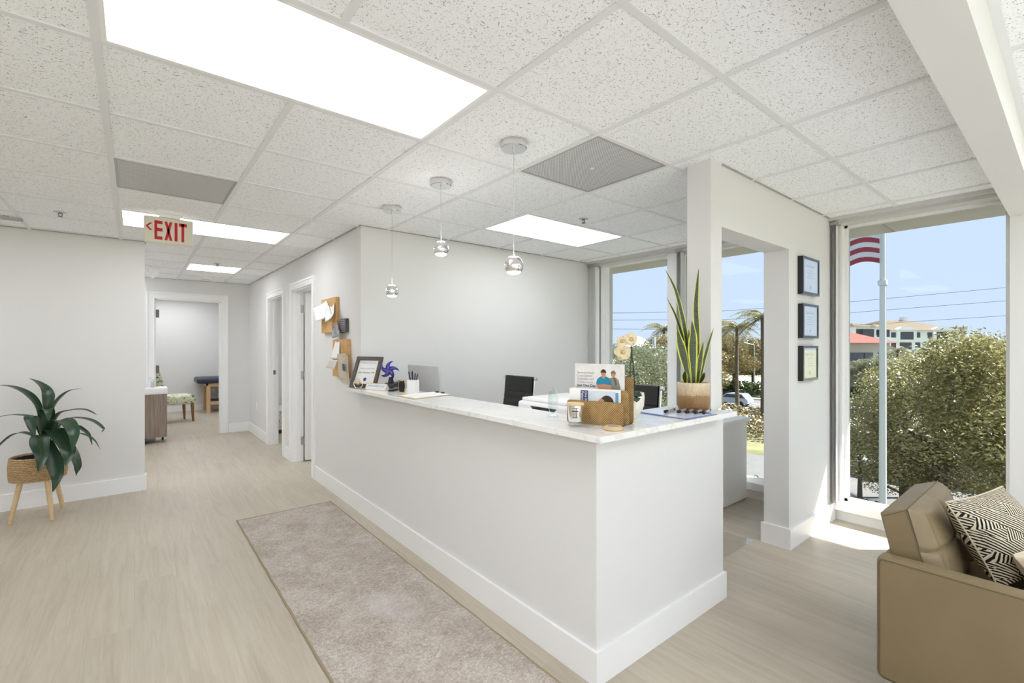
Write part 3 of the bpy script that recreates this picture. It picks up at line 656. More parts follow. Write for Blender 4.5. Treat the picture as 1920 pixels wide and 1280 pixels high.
# sprinklers, smoke detector, emergency light, ceiling rail
def sprinkler(x, y, label):
    t = thing('fire_sprinkler', (x, y, CZ), label, 'sprinkler')
    MB().lathe([(0.0, -0.0005), (0.040, -0.0005), (0.038, -0.006), (0.016, -0.009), (0.0, -0.009)], (x, y, CZ), 24).build('escutcheon', 'steel', t, smooth=40)
    m = MB().tube([(x, y, CZ - 0.008), (x, y, CZ - 0.014)], 0.011, 10)
    for q in (-1, 1): m.tube([(x + q * .010, y, CZ - 0.013), (x + q * .012, y, CZ - 0.024), (x, y, CZ - 0.036)], 0.003, 6)
    m.build('nozzle', 'dark_metal', t)
    MB().lathe([(0, 0), (0.016, 0), (0.016, -0.002), (0, -0.002)], (x, y, CZ - 0.036), 16).build('deflector', 'dark_metal', t)
sprinkler(-0.438, 4.926, 'fire sprinkler on ceiling above the tall potted plant')
sprinkler(0.80, 6.772, 'fire sprinkler beside the small square hall light')
sprinkler(2.80, 2.53, 'dark fire sprinkler over the office behind the pendants')
sm = thing('smoke_detector', (0.832, 8.30, CZ), 'round white smoke detector on hall ceiling before the far doorway', 'smoke detector')
MB().lathe([(0, -.0005), (0.07, -.0005), (0.068, -0.02), (0.05, -0.034), (0.0, -0.036)], (0.832, 8.30, CZ), 32).build('body', 'white', sm, smooth=40)
MB().lathe([(0.052, -0.0325), (0.056, -0.0315), (0.056, -0.0275)], (0.832, 8.30, CZ), 32, cap=False).build('sensor_ring', 'grey_metal', sm)
el = thing('emergency_light', (0.14, 7.51, CZ), 'white tilted emergency lamp with square cells beside hall corner', 'emergency light')
Xe = Matrix.Translation((0.15, 7.51, 2.36)) @ Euler((0.5, 0.5, 0.3)).to_matrix().to_4x4()
MB().rbox(-.085, .085, -.02, .02, -.06, .06, .008, 2, X=Xe).tube([(0.15, 7.51, 2.38), (0.15, 7.51, CZ)], 0.02, 10).build('housing', 'white', el, smooth=40)
le = MB()
for i in range(3):
    for j in range(2): le.rbox(-.078 + i * .053, -.030 + i * .053, -.028, -.018, -.05 + j * .052, -.004 + j * .052, .004, 1, X=Xe)
le.build('lens_cells', 'trim', el)
rl = thing('ceiling_rail', (-1.3, 5.32, CZ), 'short grey metal rail on ceiling close to the plant wall', 'rail')
MB().rbox(-1.9, -0.690, 5.335, 5.362, CZ - 0.030, CZ - 0.010, 0.004, 2).build('rail', 'grey_metal', rl)
for bx in (-0.80, -1.60): MB().box(bx, bx + .03, 5.335, 5.362, CZ - 0.012, CZ).build('bracket', 'grey_metal', rl)
# ------------------------------------------------------------------ reception desk
dk = thing('reception_desk', (1.9, 2.0, 0), 'white painted reception desk with baseboard under pale stone counter', 'desk')
MB().prism([(HX, 1.275, 0), (2.566, 1.275, 0), (2.566, 1.395, 0), (HX + .12, 1.395, 0), (HX + .12, BY - .001, 0), (HX, BY - .001, 0)], (0, 0, 1.034)).build('body', 'wall', dk)
MB().prism([(HX - .014, 1.261, 0), (2.58, 1.261, 0), (2.58, 1.409, 0), (2.566, 1.409, 0), (2.566, 1.275, 0), (HX, 1.275, 0), (HX, BY - .001, 0), (HX - .014, BY - .001, 0)], (0, 0, 0.142)).build('baseboard', 'trim', dk)
ct = MB()
pl = [(1.383, 1.165), (2.50, 1.165), (2.50, 1.52), (1.715, 1.52), (1.715, 3.86), (1.488, 3.86), (1.488, 3.95), (1.383, 3.95)]
ct.prism([(x, y, 1.034) for x, y in pl], (0, 0, 0.026))
ctp = solo(ct, 'countertop', 'quartz', 'white stone L-shaped countertop on the reception desk', 'countertop')
bv = ctp.modifiers.new('b', 'BEVEL'); bv.width = 0.002; bv.segments = 2; bv.limit_method = 'ANGLE'
idk = thing('work_desk', (2.0, 2.6, 0), 'low white work desk behind the counter under the monitor', 'desk')
MB().rbox(HX + 0.125, 2.28, 1.54, 3.84, 0.72, 0.75, 0.003, 1).build('top', 'white', idk)
MB().box(1.65, 2.24, 1.56, 1.59, 0, 0.72).build('side_panel', 'white', idk); MB().box(1.65, 2.24, 3.76, 3.79, 0, 0.72).build('side_panel', 'white', idk)
wd = thing('window_desk', (4.0, 2.9, 0), 'white desk with solid end panel standing against the window', 'desk')
MB().rbox(3.62, 4.40, 1.925, 3.30, 0.715, 0.755, 0.008, 2).build('top', 'white', wd, smooth=40)
MB().box(3.66, 4.38, 1.955, 1.99, 0.012, 0.715).build('end_panel', 'white', wd); MB().box(3.66, 4.38, 3.24, 3.275, 0.012, 0.715).build('end_panel', 'white', wd)
MB().box(4.30, 4.32, 1.99, 3.24, 0.2, 0.715).build('modesty_panel', 'white', wd)
for px, py in ((3.69, 1.972), (4.35, 1.972), (3.69, 3.258), (4.35, 3.258)): MB().lathe([(0.012, 0), (0.012, 0.013)], (px, py, 0), 10).build('foot', 'black', wd)
cm = MB().rbox(2.35, 3.48, 1.50, 3.3, 0.0005, 0.004, 0.0015, 1)
solo(cm, 'chair_mat', 'vinyl_clear', 'clear plastic chair mat on the floor past the desk end', 'chair mat')
# ------------------------------------------------------------------ task chairs (face -X)
def task_chair(x, y, zt, label):
    t = thing('office_chair', (x, y, 0), label, 'office chair')
    def bk(z): f = (z - 0.55) / (zt - 0.55); return x - 0.11 + 0.11 * f + 0.02 * math.sin(f * PI)
    m = MB(); hw = 0.19
    def fn(a, b):
        z = 0.53 + (zt - 0.53) * b; rb = 0.006 * abs(math.sin(min(1, b / 0.78) * PI * 7)) if b < 0.78 else 0.007
        return Vector((bk(z) - rb - 0.006, y - hw + 2 * hw * a, z))
    m.grid(fn, 8, 84)
    m.grid(lambda a, b: Vector((bk(0.53 + (zt - 0.53) * b) + 0.012, y + hw - 2 * hw * a, 0.53 + (zt - 0.53) * b)), 8, 40)
    m.tube([(bk(zt), y - hw, zt - 0.004), (bk(zt), y + hw, zt - 0.004)], 0.012, 10)
    m.build('backrest', 'black_leather', t, smooth=50)
    s = MB().rbox(x - 0.56, x - 0.10, y - hw, y + hw, 0.46, 0.50, 0.015, 3); s.build('seat', 'black_leather', t, smooth=40)
    for q in (-1, 1):
        yy = y + q * (hw + 0.010)
        pts = [(bk(z) + 0.004, yy, z) for z in [zt + 0.004 - k * (zt - 0.5) / 12 for k in range(13)]] + [(x - 0.13, yy, 0.475), (x - 0.3, yy, 0.462), (x - 0.56, yy, 0.472)]
        MB().tube(pts, 0.011, 8).build('side_frame', 'chrome', t, smooth=60)
        MB().tube([(bk(zt - .01) + 0.004, yy - 0.006, zt - 0.012), (bk(zt - .01) + .004, yy + q * 0.026, zt - 0.012)], 0.014, 10).build('frame_knob', 'chrome', t, smooth=40)
    MB().tube([(x - 0.33, y, 0.08), (x - 0.33, y, 0.46)], 0.024, 12).build('gas_column', 'chrome', t, smooth=40)
    for k in range(5):
        a = 2 * PI * k / 5 + 0.3; p = Vector((x - 0.33 + 0.28 * math.cos(a), y + 0.28 * math.sin(a), 0.065))
        l = MB().tube([(x - 0.33, y, 0.10), p], [0.022, 0.014], 8).build('base_arm', 'chrome', t, smooth=40)
        MB().tube([p + Vector((-0.02 * math.sin(a), 0.02 * math.cos(a), -0.037)), p + Vector((0.02 * math.sin(a), -0.02 * math.cos(a), -0.037))], 0.028, 14).build('caster', 'black', l, smooth=40)
task_chair(2.71, 3.22, 1.13, 'black ribbed office chair in front of the blank back wall')
task_chair(2.78, 2.015, 1.13, 'black office chair behind the orchid pot near the window')
# ------------------------------------------------------------------ things on the counter
Z = 1.06
def basis(p, q): e1 = (Vector(q) - Vector(p)); e1.z = 0; e1.normalize(); return e1, Vector((-e1.y, e1.x, 0))
# award frame
bl, br = Vector((1.392, 3.838, Z)), Vector((1.518, 3.608, Z))
e1, e2 = basis(bl, br); up = (Vector((0, 0, 0.248)) + e2 * 0.10).normalized(); nn = e1.cross(up)
W, Hh = 0.262, 0.268
af = thing('award_frame', (bl + br) / 2, 'dark wood framed award certificate leaning at the counter end', 'picture frame')
def fp(a, b, c=0.0): return bl + Vector((0, 0, .004)) + e1 * (a * W) + up * (b * Hh) + nn * c
m = MB(); k = 0.115; kb = k * W / Hh
for q in ([(0, 0), (1, 0), (1 - k, kb), (k, kb)], [(1, 0), (1, 1), (1 - k, 1 - kb), (1 - k, kb)], [(1, 1), (0, 1), (k, 1 - kb), (1 - k, 1 - kb)], [(0, 1), (0, 0), (k, kb), (k, 1 - kb)]):
    m.prism([fp(a, b) for a, b in q], nn * 0.018)
m.build('frame', 'frame_wood', af)
MB().prism([fp(k, kb, 0.004), fp(1 - k, kb, 0.004), fp(1 - k, 1 - kb, 0.004), fp(k, 1 - kb, 0.004)], nn * 0.002).build('certificate', 'paper', af)
for s_, y_, z_, mt in (('MEMORIAL HEALTHCARE', .80, .0125, 'ink_blue'), ('Doctor of the Year', .62, .0185, 'ink_grey'), ('John Roberts, MD', .49, .022, 'ink')):
    text('printed_text', s_, z_, mt, af, frame(fp(.5, y_, .0066), e1, up))
sx = MB().lathe([(0.016, 0), (0.016, 0.0006)], n=20, X=frame(fp(.5, .27, .0065), e1, up)); sx.build('printed_seal', 'navy', af)
MB().prism([fp(.42, .62, -.003), fp(.58, .62, -.003), fp(.75, 0.01, -.003) - Vector((0, 0, .004)) + e2 * .085, fp(.25, 0.01, -.003) - Vector((0, 0, .004)) + e2 * .085], nn * 0.003).build('easel_stand', 'cork', af)
# small round trophy
tp = thing('round_trophy', (1.412, 3.715, Z), 'small silver ring ornament with golden ball before the award frame', 'ornament')
c = Vector((1.412, 3.715, Z + 0.042)); vx = Vector((CS, -SN, 0))
MB().tube([c + vx * 0.036 * math.cos(a) + Vector((0, 0, 0.038 * math.sin(a))) for a in [2 * PI * k / 28 for k in range(28)]], 0.004, 8, close=True).build('ring', 'chrome', tp, smooth=60)
MB().prism([c + vx * 0.034 * math.cos(a) + Vector((0, 0, 0.036 * math.sin(a))) for a in [PI + PI * k / 14 for k in range(15)]], Vector((SN, CS, 0)) * 0.012).build('base', 'frame_wood', tp)
MB().sphere(c + Vector((0, 0, 0.006)), 0.017).build('ball', 'gold', tp, smooth=60)
# name plate
p0, p1 = Vector((1.434, 3.635, Z)), Vector((1.509, 3.408, Z)); e1, e2 = basis(p0, p1)
npl = thing('name_plate', (p0 + p1) / 2, 'white gold-edged desk name plate in front of the award frame', 'name plate')
MB().prism([p0 + e1 * 0.004, p0 + e1 * .004 + e2 * 0.05, p0 + e1 * .004 + e2 * 0.022 + Vector((0, 0, 0.052))], e1 * 0.232).build('body', 'paper', npl)
un = (e2 * 0.022 + Vector((0, 0, 0.052))).normalized(); nf = e1.cross(un)
m = MB()
for a, b, c_, d_ in ((0, .24, 0, .003), (0, .24, .053, .0565), (0, .003, 0, .0565), (.237, .24, 0, .0565)):
    m.prism([p0 + e1 * a + un * c_ + nf * .0005, p0 + e1 * b + un * c_ + nf * .0005, p0 + e1 * b + un * d_ + nf * .0005, p0 + e1 * a + un * d_ + nf * .0005], nf * 0.002)
m.build('gold_edge', 'gold', npl)
text('lettering', 'JOHN ROBERTS, MD', 0.021, 'ink_blue', npl, frame(p0 + e1 * .12 + un * .033 + nf * .0012, e1, un))
# cobalt star
st = thing('star_ornament', (1.62, 3.56, Z), 'cobalt blue glass star on a dark stand beside the stapler', 'ornament')
c = Vector((1.615, 3.575, Z + 0.150)); m = MB(); F_ = Vector((SN, CS, 0))
for k in range(5):
    a0 = PI / 2 + 0.35 + k * 2 * PI / 5; P = []; rr = []
    for i in range(9):
        q = i / 8; an = a0 - 0.75 * q * q; r = .080 * q
        P.append(c + vx * (r * math.cos(an)) + Vector((0, 0, r * math.sin(an))) - F_ * (.018 * math.sin(q * PI) - .01 * q)); rr.append(.026 * (1 - q) ** .8 + .0015)
    m.tube(P, rr, 10)
m.sphere(c, .026, 16, 10)
m.build('star', 'blue_glass', st, smooth=60)
MB().rbox(1.590, 1.680, 3.535, 3.615, Z, Z + 0.05, .012, 2).lathe([(0.026, 0), (0.014, 0.05)], (1.63, 3.575, Z + .045), 14).build('stand', 'black_gloss', st, smooth=40)
# stapler
p0, p1 = Vector((1.520, 3.335, Z)), Vector((1.675, 3.470, Z)); e1, e2 = basis(p0, p1)
sp_ = thing('stapler', (p0 + p1) / 2, 'black stapler lying open beside the blue star', 'stapler')
Xs = frame(p0, e1, e2)
MB().rbox(0, 0.20, -0.022, 0.022, 0, 0.014, .004, 2, X=Xs).build('base', 'black', sp_, smooth=40)
MB().rbox(0, 0.19, -0.017, 0.017, 0, 0.028, .006, 3, X=Xs @ Matrix.Translation((0.0, 0, 0.022)) @ Matrix.Rotation(-0.16, 4, 'Y')).build('arm', 'black_gloss', sp_, smooth=40)
MB().rbox(0.002, 0.12, -0.010, 0.010, 0.014, 0.022, .002, 1, X=Xs).build('magazine', 'steel', sp_)
# dark plaque with gold rim
p0 = Vector((1.548, 3.205, Z)); e1, e2 = Vector((0.60, -0.80, 0)), Vector((0.80, 0.60, 0))
pq = thing('shaped_plaque', p0, 'dark owl-shaped plaque with gold rim touching the pen cup', 'plaque')
shp = [(-.020, .0), (.020, .0), (.026, .02), (.029, .05), (.026, .075), (.020, .098), (.010, .090), (-.010, .090), (-.020, .098), (-.026, .075), (-.029, .05), (-.026, .02)]
MB().prism([p0 + e1 * a * 1.0 + Vector((0, 0, b)) for a, b in shp], e2 * 0.014).build('gold_rim', 'gold', pq)
MB().prism([p0 + e1 * a * .88 - e2 * .0015 + Vector((0, 0, .005 + b * .9)) for a, b in shp], e2 * 0.0014).build('face', 'black_gloss', pq)
# pen cup with pens
pc = Vector((1.628, 3.178, Z)); Xc = frame(pc, e1, e2)
m = MB(); w_ = 0.033; h_ = 0.095; th_ = 0.004
m.box(-w_, w_, -w_, w_, 0, th_, X=Xc)
for a in (-1, 1): m.box(a * w_ - (th_ if a > 0 else 0), a * w_ + (0 if a > 0 else th_), -w_, w_, th_, h_, X=Xc).box(-w_ + th_, w_ - th_, a * w_ - (th_ if a > 0 else 0), a * w_ + (0 if a > 0 else th_), th_, h_, X=Xc)
solo(m, 'pen_cup', 'white', 'square white pen cup on the counter beside dark plaque', 'pen cup')
PL = ['black pen leaning furthest towards the dark plaque', 'thick black marker in the pen cup', 'black pen in the middle of the pen cup', 'thin grey pen rising from the pen cup', 'purple pen in the pen cup at the monitor side', 'short purple capped pen in the pen cup']
for k, (a, b, ln, tx, ty, mt, r_) in enumerate(((-.022, .0, .150, -.028, .0, 'black', .005), (-.012, .015, .148, -.012, .01, 'black', .006), (0, -.01, .155, .0, -.008, 'black', .0045), (.010, .012, .15, .008, .01, 'steel', .004), (.018, -.012, .14, .016, -.01, 'purple', .006), (.022, .012, .132, .018, .012, 'purple', .0055))):
    b0 = Xc @ Vector((a * .4 , b * .4, 0.006)); tp_ = b0 + (Xc.to_3x3() @ Vector((tx, ty, 0))) + Vector((0, 0, ln))
    t = thing('pen', b0, PL[k], 'pen', 'pens in the white cup'); mid = b0.lerp(tp_, .62)
    MB().tube([b0, mid], r_ * .85, 8).build('barrel', 'black' if mt == 'steel' else mt, t, smooth=50)
    MB().tube([mid, tp_ - (tp_ - mid) * .1, tp_], [r_, r_, r_ * .6], 8).build('cap', mt, t, smooth=50)
# gold clipboard with form
cb = [Vector((1.405, 2.985, Z)), Vector((1.412, 2.745, Z)), Vector((1.742, 2.822, Z)), Vector((1.735, 3.062, Z))]
e1, e2 = basis(cb[0], cb[3]); 
ck = thing('clipboard', (cb[0] + cb[2]) / 2, 'gold-edged clipboard with white form and black clip on the counter', 'clipboard')
MB().prism(cb, (0, 0, 0.004)).build('board', 'gold', ck)
ins = lambda p, f: p.lerp((cb[0] + cb[2]) / 2, f)
MB().prism([ins(p, .05) + Vector((0, 0, .0042)) for p in cb], (0, 0, 0.003)).build('paper', 'paper', ck)
for f in (0.30, 0.62):
    q = cb[3].lerp(cb[2], f); MB().rbox(q.x - .022, q.x - .004, q.y - .015, q.y + .015, Z + .007, Z + .017, .003, 1).build('clip', 'black', ck)
# monitor on the work desk
mo = thing('computer_monitor', (1.97, 3.50, 0.75), 'pale grey back of a desktop monitor behind the counter', 'monitor')
Xm = Matrix.Translation((1.955, 3.55, 0.75)) @ Matrix.Rotation(0.06, 4, 'Z')
Xt = Xm @ Matrix.Translation((0, 0, .09)) @ Matrix.Rotation(-0.10, 4, 'Y')
MB().rbox(-0.016, 0.006, -0.245, 0.245, 0, 0.405, .006, 2, X=Xt).build('housing', 'monitor_grey' if 'monitor_grey' in M else 'grid', mo, smooth=40)
MB().box(0.006, 0.008, -0.235, 0.235, 0.03, 0.395, X=Xt).build('screen', 'black_gloss', mo)
MB().box(-0.03, 0.03, -0.08, 0.08, 0, 0.008, X=Xm).box(-0.024, -0.014, -0.05, 0.05, 0.008, 0.22, X=Xm).build('stand', 'steel', mo)
# printer
pr = thing('printer', (1.95, 1.98, 0.75), 'white desktop printer with black paper slot behind the counter', 'printer')
MB().rbox(1.78, 2.20, 1.72, 2.14, 0.75, 1.085, .02, 3).build('body', 'white', pr, smooth=40)
MB().rbox(1.80, 2.18, 1.74, 2.12, 1.085, 1.105, .008, 2).build('lid', 'white', pr, smooth=40)
MB().prism([(1.7795, 1.80, 1.063), (1.7795, 2.02, 1.063), (1.7795, 2.0, 1.045), (1.7795, 1.83, 1.042)], (0.004, 0, 0)).build('paper_slot', 'black', pr)
# clear acrylic stand
ac = thing('acrylic_stand', (1.60, 1.645, Z), 'clear oval acrylic stand beside the woven brochure holder', 'display stand')
c = Vector((1.60, 1.645, Z + .079)); f_ = Vector((0.85, -.53, 0)).normalized()
MB().prism([c + f_ * 0.025 * math.cos(a) + Vector((0, 0, .068 * math.sin(a))) for a in [2 * PI * k / 28 for k in range(28)]], Vector((f_.y, -f_.x, 0)) * -0.012).build('plate', 'acrylic', ac)
MB().lathe([(0.028, 0), (0.026, 0.008), (0.012, 0.013)], (1.603, 1.65, Z), 24).build('base', 'acrylic', ac, smooth=40)
# brochure holder
fl = Vector((1.519, 1.473, Z)); e1 = Vector((0.331, -0.9436, 0)).normalized(); e2 = Vector((-e1.y, e1.x, 0))
if e2.x < 0: e2 = -e2
bh = thing('brochure_holder', fl + e1 * .13 + e2 * .05, 'woven tan three-tier brochure holder on the counter corner', 'brochure holder')
LW = 0.258
def rpanel(off, z0, h, a0=0.0, a1=LW, th=0.007, r=0.014):
    pts = []
    for cx, cz, s0 in ((a1 - r, z0 + r, -90), (a1 - r, z0 + h - r, 0), (a0 + r, z0 + h - r, 90), (a0 + r, z0 + r, 180)):
        for k in range(5):
            a = math.radians(s0 + 22.5 * k); pts.append((cx + r * math.cos(a), cz + r * math.sin(a)))
    m = MB(); P3 = [fl + e1 * a + e2 * off + Vector((0, 0, b)) for a, b in pts]; m.prism(P3, e2 * th)
    for fi, f in enumerate(m.f):
        m.uv[fi] = [((m.v[i] - fl).dot(e1), (m.v[i] - fl).z) for i in f]
    return m
rpanel(0, 0.004, 0.103).build('front_panel', 'woven', bh); rpanel(0.050, 0.004, 0.150, .01, LW + .01).build('middle_panel', 'woven', bh); rpanel(0.100, 0.004, 0.206, .015, LW + .015).build('back_panel', 'woven', bh)
MB().prism([fl + e1 * .01, fl + e1 * (LW - .005), fl + e1 * (LW + .012) + e2 * .107, fl + e1 * .02 + e2 * .107], (0, 0, 0.005)).build('base', 'steel', bh)
# front leaflets
q0 = fl + e2 * 0.012 + Vector((0, 0, 0.006))
lf = thing('leaflet_stack', q0 + e1 * .12, 'stack of white patient leaflets with navy band in the front slot', 'leaflets')
MB().prism([q0 + e1 * .008, q0 + e1 * .236, q0 + e1 * .236 + e2 * .032, q0 + e1 * .008 + e2 * .032], (0, 0, .152)).build('paper_block', 'paper', lf)
def lfp(a, b): return q0 + e1 * a - e2 * .0008 + Vector((0, 0, b))
zU = Vector((0, 0, 1))
MB().prism([lfp(.062, .004), lfp(.098, .004), lfp(.098, .146), lfp(.062, .146)], e2 * .0006).build('navy_band', 'navy', lf)
text('lettering', 'One Stop', .015, 'paper', lf, frame(lfp(.087, .142) - e2 * .0006, -zU, e1), 'LEFT'); text('lettering', 'Patient', .015, 'paper', lf, frame(lfp(.071, .142) - e2 * .0006, -zU, e1), 'LEFT')
MB().prism([lfp(.100, .004), lfp(.222, .004), lfp(.222, .146), lfp(.100, .146)], e2 * .0006).build('printed_photo', 'photo_pale', lf) if 'photo_pale' in M else MB().prism([lfp(.100, .004), lfp(.222, .004), lfp(.222, .146), lfp(.100, .146)], e2 * .0006).build('printed_photo', 'photo_bg', lf)
hd = MB(); hd.cur = 0; hd.prism([lfp(.185 + .030 * math.cos(a), .098 + .030 * math.sin(a)) - e2 * .0006 for a in [2 * PI * k / 20 for k in range(20)]], e2 * .0004); hd.cur = 1
hd.prism([lfp(a, b) - e2 * .0008 for a, b in ((.13, .08), (.175, .08), (.172, .108), (.155, .115))], e2 * .0004); hd.build('printed_figure', ['hair', 'skin'], lf)
MB().prism([lfp(.2225, .09), lfp(.236, .09), lfp(.236, .142), lfp(.2225, .142)], e2 * .0006).build('blue_block', 'lightblue', lf)
# large brochure card in the back slot
q1 = fl + e2 * 0.066 + e1 * .010 + Vector((0, 0, 0.006)); BW, BH = .232, .262
bc = thing('brochure_card', q1 + e1 * .11, 'tall glossy brochure card picturing two men in the back slot', 'brochure')
MB().prism([q1, q1 + e1 * BW, q1 + e1 * BW + e2 * .012, q1 + e2 * .012], (0, 0, BH)).build('card', 'photo_bg', bc)
def bp_(a, b, c=.0008): return q1 + e1 * (a * BW) - e2 * c + Vector((0, 0, b * BH))
for s_, y_, b_ in (('Reserve Exam', .845, 0), ('Lung Cancer', .79, 0), ('Diagnosis and', .735, 0), ('Treatment in', .68, 0)):
    text('printed_text', s_, .0145, 'ink_grey', bc, frame(bp_(.05, y_), e1, zU), 'LEFT', .0002)
text('printed_text', 'Just One Day', .0165, 'ink', bc, frame(bp_(.05, .62), e1, zU), 'LEFT', .0002, bold=.0004)
def ell(cx, cy, rx, ry, c, n=20): return [bp_(cx + rx * math.cos(a), cy + ry * math.sin(a), c) for a in [2 * PI * k / n for k in range(n)]]
m = MB(); bp0 = bp_     # printed picture of two men, flat on the card
bp_ = lambda a, b, c=.0008: bp0(a, .60 + (b - .52) * .86, c)
m.cur = 1; m.prism([bp_(a, b, .0010) for a, b in ((.66, .47), (.93, .47), (.925, .56), (.895, .68), (.85, .72), (.76, .725), (.70, .70), (.68, .6))], e2 * .0003)
m.cur = 5; m.prism([bp_(a, b, .0014) for a, b in ((.79, .73), (.83, .73), (.865, .60), (.845, .55))], e2 * .0003)
m.cur = 2; m.prism(ell(.795, .79, .046, .062, .0014), e2 * .0003)
m.cur = 4; m.prism([bp_(.795 + .050 * math.cos(a), .80 + .062 * math.sin(a), .0018) for a in [PI * k / 10 for k in range(11)]], e2 * .0003)
m.cur = 0; m.prism([bp_(a, b, .0018) for a, b in ((.45, .60), (.47, .68), (.52, .725), (.56, .74), (.64, .74), (.70, .72), (.745, .66), (.76, .585), (.72, .565), (.49, .565))], e2 * .0003)
m.cur = 2; m.prism([bp_(a, b, .0022) for a, b in ((.455, .595), (.49, .57), (.62, .585), (.75, .57), (.765, .52), (.72, .475), (.52, .475), (.465, .53))], e2 * .0003)
m.prism(ell(.60, .80, .050, .070, .0022), e2 * .0003)
m.prism([bp_(a, b, .0021) for a, b in ((.575, .70), (.625, .70), (.63, .77), (.57, .77))], e2 * .0003)
m.cur = 3; m.prism([bp_(.60 + .056 * math.cos(a), .815 + .066 * math.sin(a), .0026) for a in [PI * k / 10 for k in range(11)]], e2 * .0003)
m.build('printed_photo', ['teal', 'suit', 'skin', 'hair', 'grey_hair', 'ink'], bc)
bs = fl + e2 * 0.083 + e1 * .004 + Vector((0, 0, .006))
solo(MB().prism([bs, bs + e1 * .02, bs + e1 * .02 + e2 * .010, bs + e2 * .010], (0, 0, .19)), 'dark_leaflet', 'frame_wood', 'dark narrow leaflet edge behind the tall brochure card', 'leaflet')
# candle jar with wooden lid, and a spare lid
cj = thing('candle_jar', (1.487, 1.392, Z), 'mirrored glass candle jar with wooden lid before the brochure holder', 'candle')
cc = (1.487, 1.392, Z)
M['jar'] = plain('mercury_glass', (0.82, 0.80, 0.77, 1), 0.12, 0.9)
MB().lathe([(0.0, 0.022), (0.028, 0.022), (0.030, 0.028), (0.0345, 0.092), (0.0, 0.092)], cc, 36).build('jar', 'jar', cj, smooth=40)
MB().lathe([(0.0, 0), (0.029, 0), (0.031, 0.004), (0.0295, 0.022), (0.0, 0.022)], cc, 36).build('glass_foot', 'acrylic', cj, smooth=40)
MB().lathe([(0, 0.0922), (0.037, 0.0922), (0.038, 0.095), (0.038, 0.100), (0.036, 0.103), (0, 0.103)], cc, 36).build('lid', 'pale_wood', cj, smooth=40)
Dv = Vector((-SN, -CS, 0))
lbm = MB()
def cyl_pt(a, h, r_=0.0335): d_ = Vector((Dv.x * math.cos(a) - Dv.y * math.sin(a), Dv.x * math.sin(a) + Dv.y * math.cos(a), 0)); return Vector(cc) + d_ * (r_ + (h - .03) * .055) + Vector((0, 0, h))
for h0, h1, a0, a1 in ((.080, .083, -.45, .25), (.066, .072, -.55, .25), (.056, .058, -.5, .2), (.048, .050, -.5, .2), (.040, .043, -.5, .2), (.04, .084, -.05, .03)):
    lbm.grid(lambda a, b, h0=h0, h1=h1, a0=a0, a1=a1: cyl_pt(a0 + (a1 - a0) * a, h0 + (h1 - h0) * b, .0318), 8, 1)
lbm.build('printed_label', 'ink', cj)
sl_ = thing('wooden_lid', (1.548, 1.235, Z), 'round stepped wooden lid lying near the counter corner', 'lid')
MB().lathe([(0, 0), (0.036, 0), (0.040, 0.003), (0.040, 0.008), (0.037, 0.0095), (0.037, 0.013), (0.035, 0.016), (0, 0.016)], (1.548, 1.235, Z), 36).build('body', 'pale_wood', sl_, smooth=40)
MB().lathe([(0, 0.0161), (0.022, 0.0161), (0.022, 0.0168), (0, 0.0168)], (1.548, 1.235, Z), 30).build('printed_badge', 'ink_grey', sl_)
# orchid in a fluted pot
oc = Vector((1.885, 1.402, Z)); orc = thing('potted_orchid', oc, 'cream orchid in a fluted white pot behind the brochure holder', 'potted plant')
m = MB(); nfl = 48; prof = [(0.030, 0), (0.040, 0.001), (0.042, 0.012), (0.056, 0.03), (0.066, 0.06), (0.069, 0.10), (0.068, 0.122), (0.064, 0.122), (0.062, 0.10)]
vs = []; fs = []
for k in range(nfl):
    a = 2 * PI * k / nfl
    for r, z in prof: rr = r * (1 + (0.03 * math.cos(12 * a) if 0.02 < z < 0.122 else 0)); vs.append(oc + Vector((rr * math.cos(a), rr * math.sin(a), z)))
n_ = len(prof)
for k in range(nfl):
    k2 = (k + 1) % nfl
    for j in range(n_ - 1): fs.append((k * n_ + j, k2 * n_ + j, k2 * n_ + j + 1, k * n_ + j + 1))
m._add(vs, fs); m.build('pot', 'ceramic', orc, smooth=50)
MB().lathe([(0.0, 0.108), (0.0625, 0.108)], oc, 24, cap=False).build('moss', 'soil', orc)
m = MB()
top = at(1184, 648, 2.29)
for q, du in ((0, -1), (1, 2)): m.tube([oc + Vector((0.006 * q, 0, .105)), at(1184 + 3 * du, 730, 2.28), at(1184 + 2.5 * du, 700, 2.285), at(1184 + .5 * du, 668, 2.285), top + Vector((0, 0, .0 if q else .015))], 0.0028, 7)
m.build('stem', 'dark_leaf', orc, smooth=60)
m = MB()
lr = oc + Vector((0, 0, .108))
for uu, vv, dd, w_ in ((1194, 742, 2.19, .05), (1150, 745, 2.24, .05), (1176, 735, 2.4, .05)):
    e = at(uu, vv + 12, dd); m.leaf([lr, lr.lerp(at(uu - 4, vv - 6, dd), .6) + Vector((0, 0, .01)), at(uu, vv, dd), e], w_, n=10)
m.build('leaves', 'dark_leaf', orc, smooth=60)
M['petal'] = plain('cream_petal', S(226, 208, 172), 0.6, var=0.08, vscale=40)
def flower(cu, cv, d, sc, rot, n=5):
    m = MB(); c = at(cu, cv, d); F = Vector((SN, CS, 0)); Rr = Vector((CS, -SN, 0)); U = Vector((0, 0, 1))
    for k in range(n):
        a = rot + 2 * PI * k / n; dr = Rr * math.cos(a) + U * math.sin(a)
        def fn(x, y, dr=dr):
            sd = dr.cross(F); w = sc * .5 * math.sin(PI * min(1, .12 + y * .86)) ** .6
            return c + dr * (y * sc) + sd * (w * (x - .5) * 2.3) - F * (0.012 * math.sin(y * PI) + .006 * abs(x - .5))
        m.grid(fn, 6, 8)
    m.build('blossom', 'petal', orc, smooth=60)
    MB().sphere(c - F * .008, sc * .22).build('blossom_heart', 'gold', orc, smooth=60)
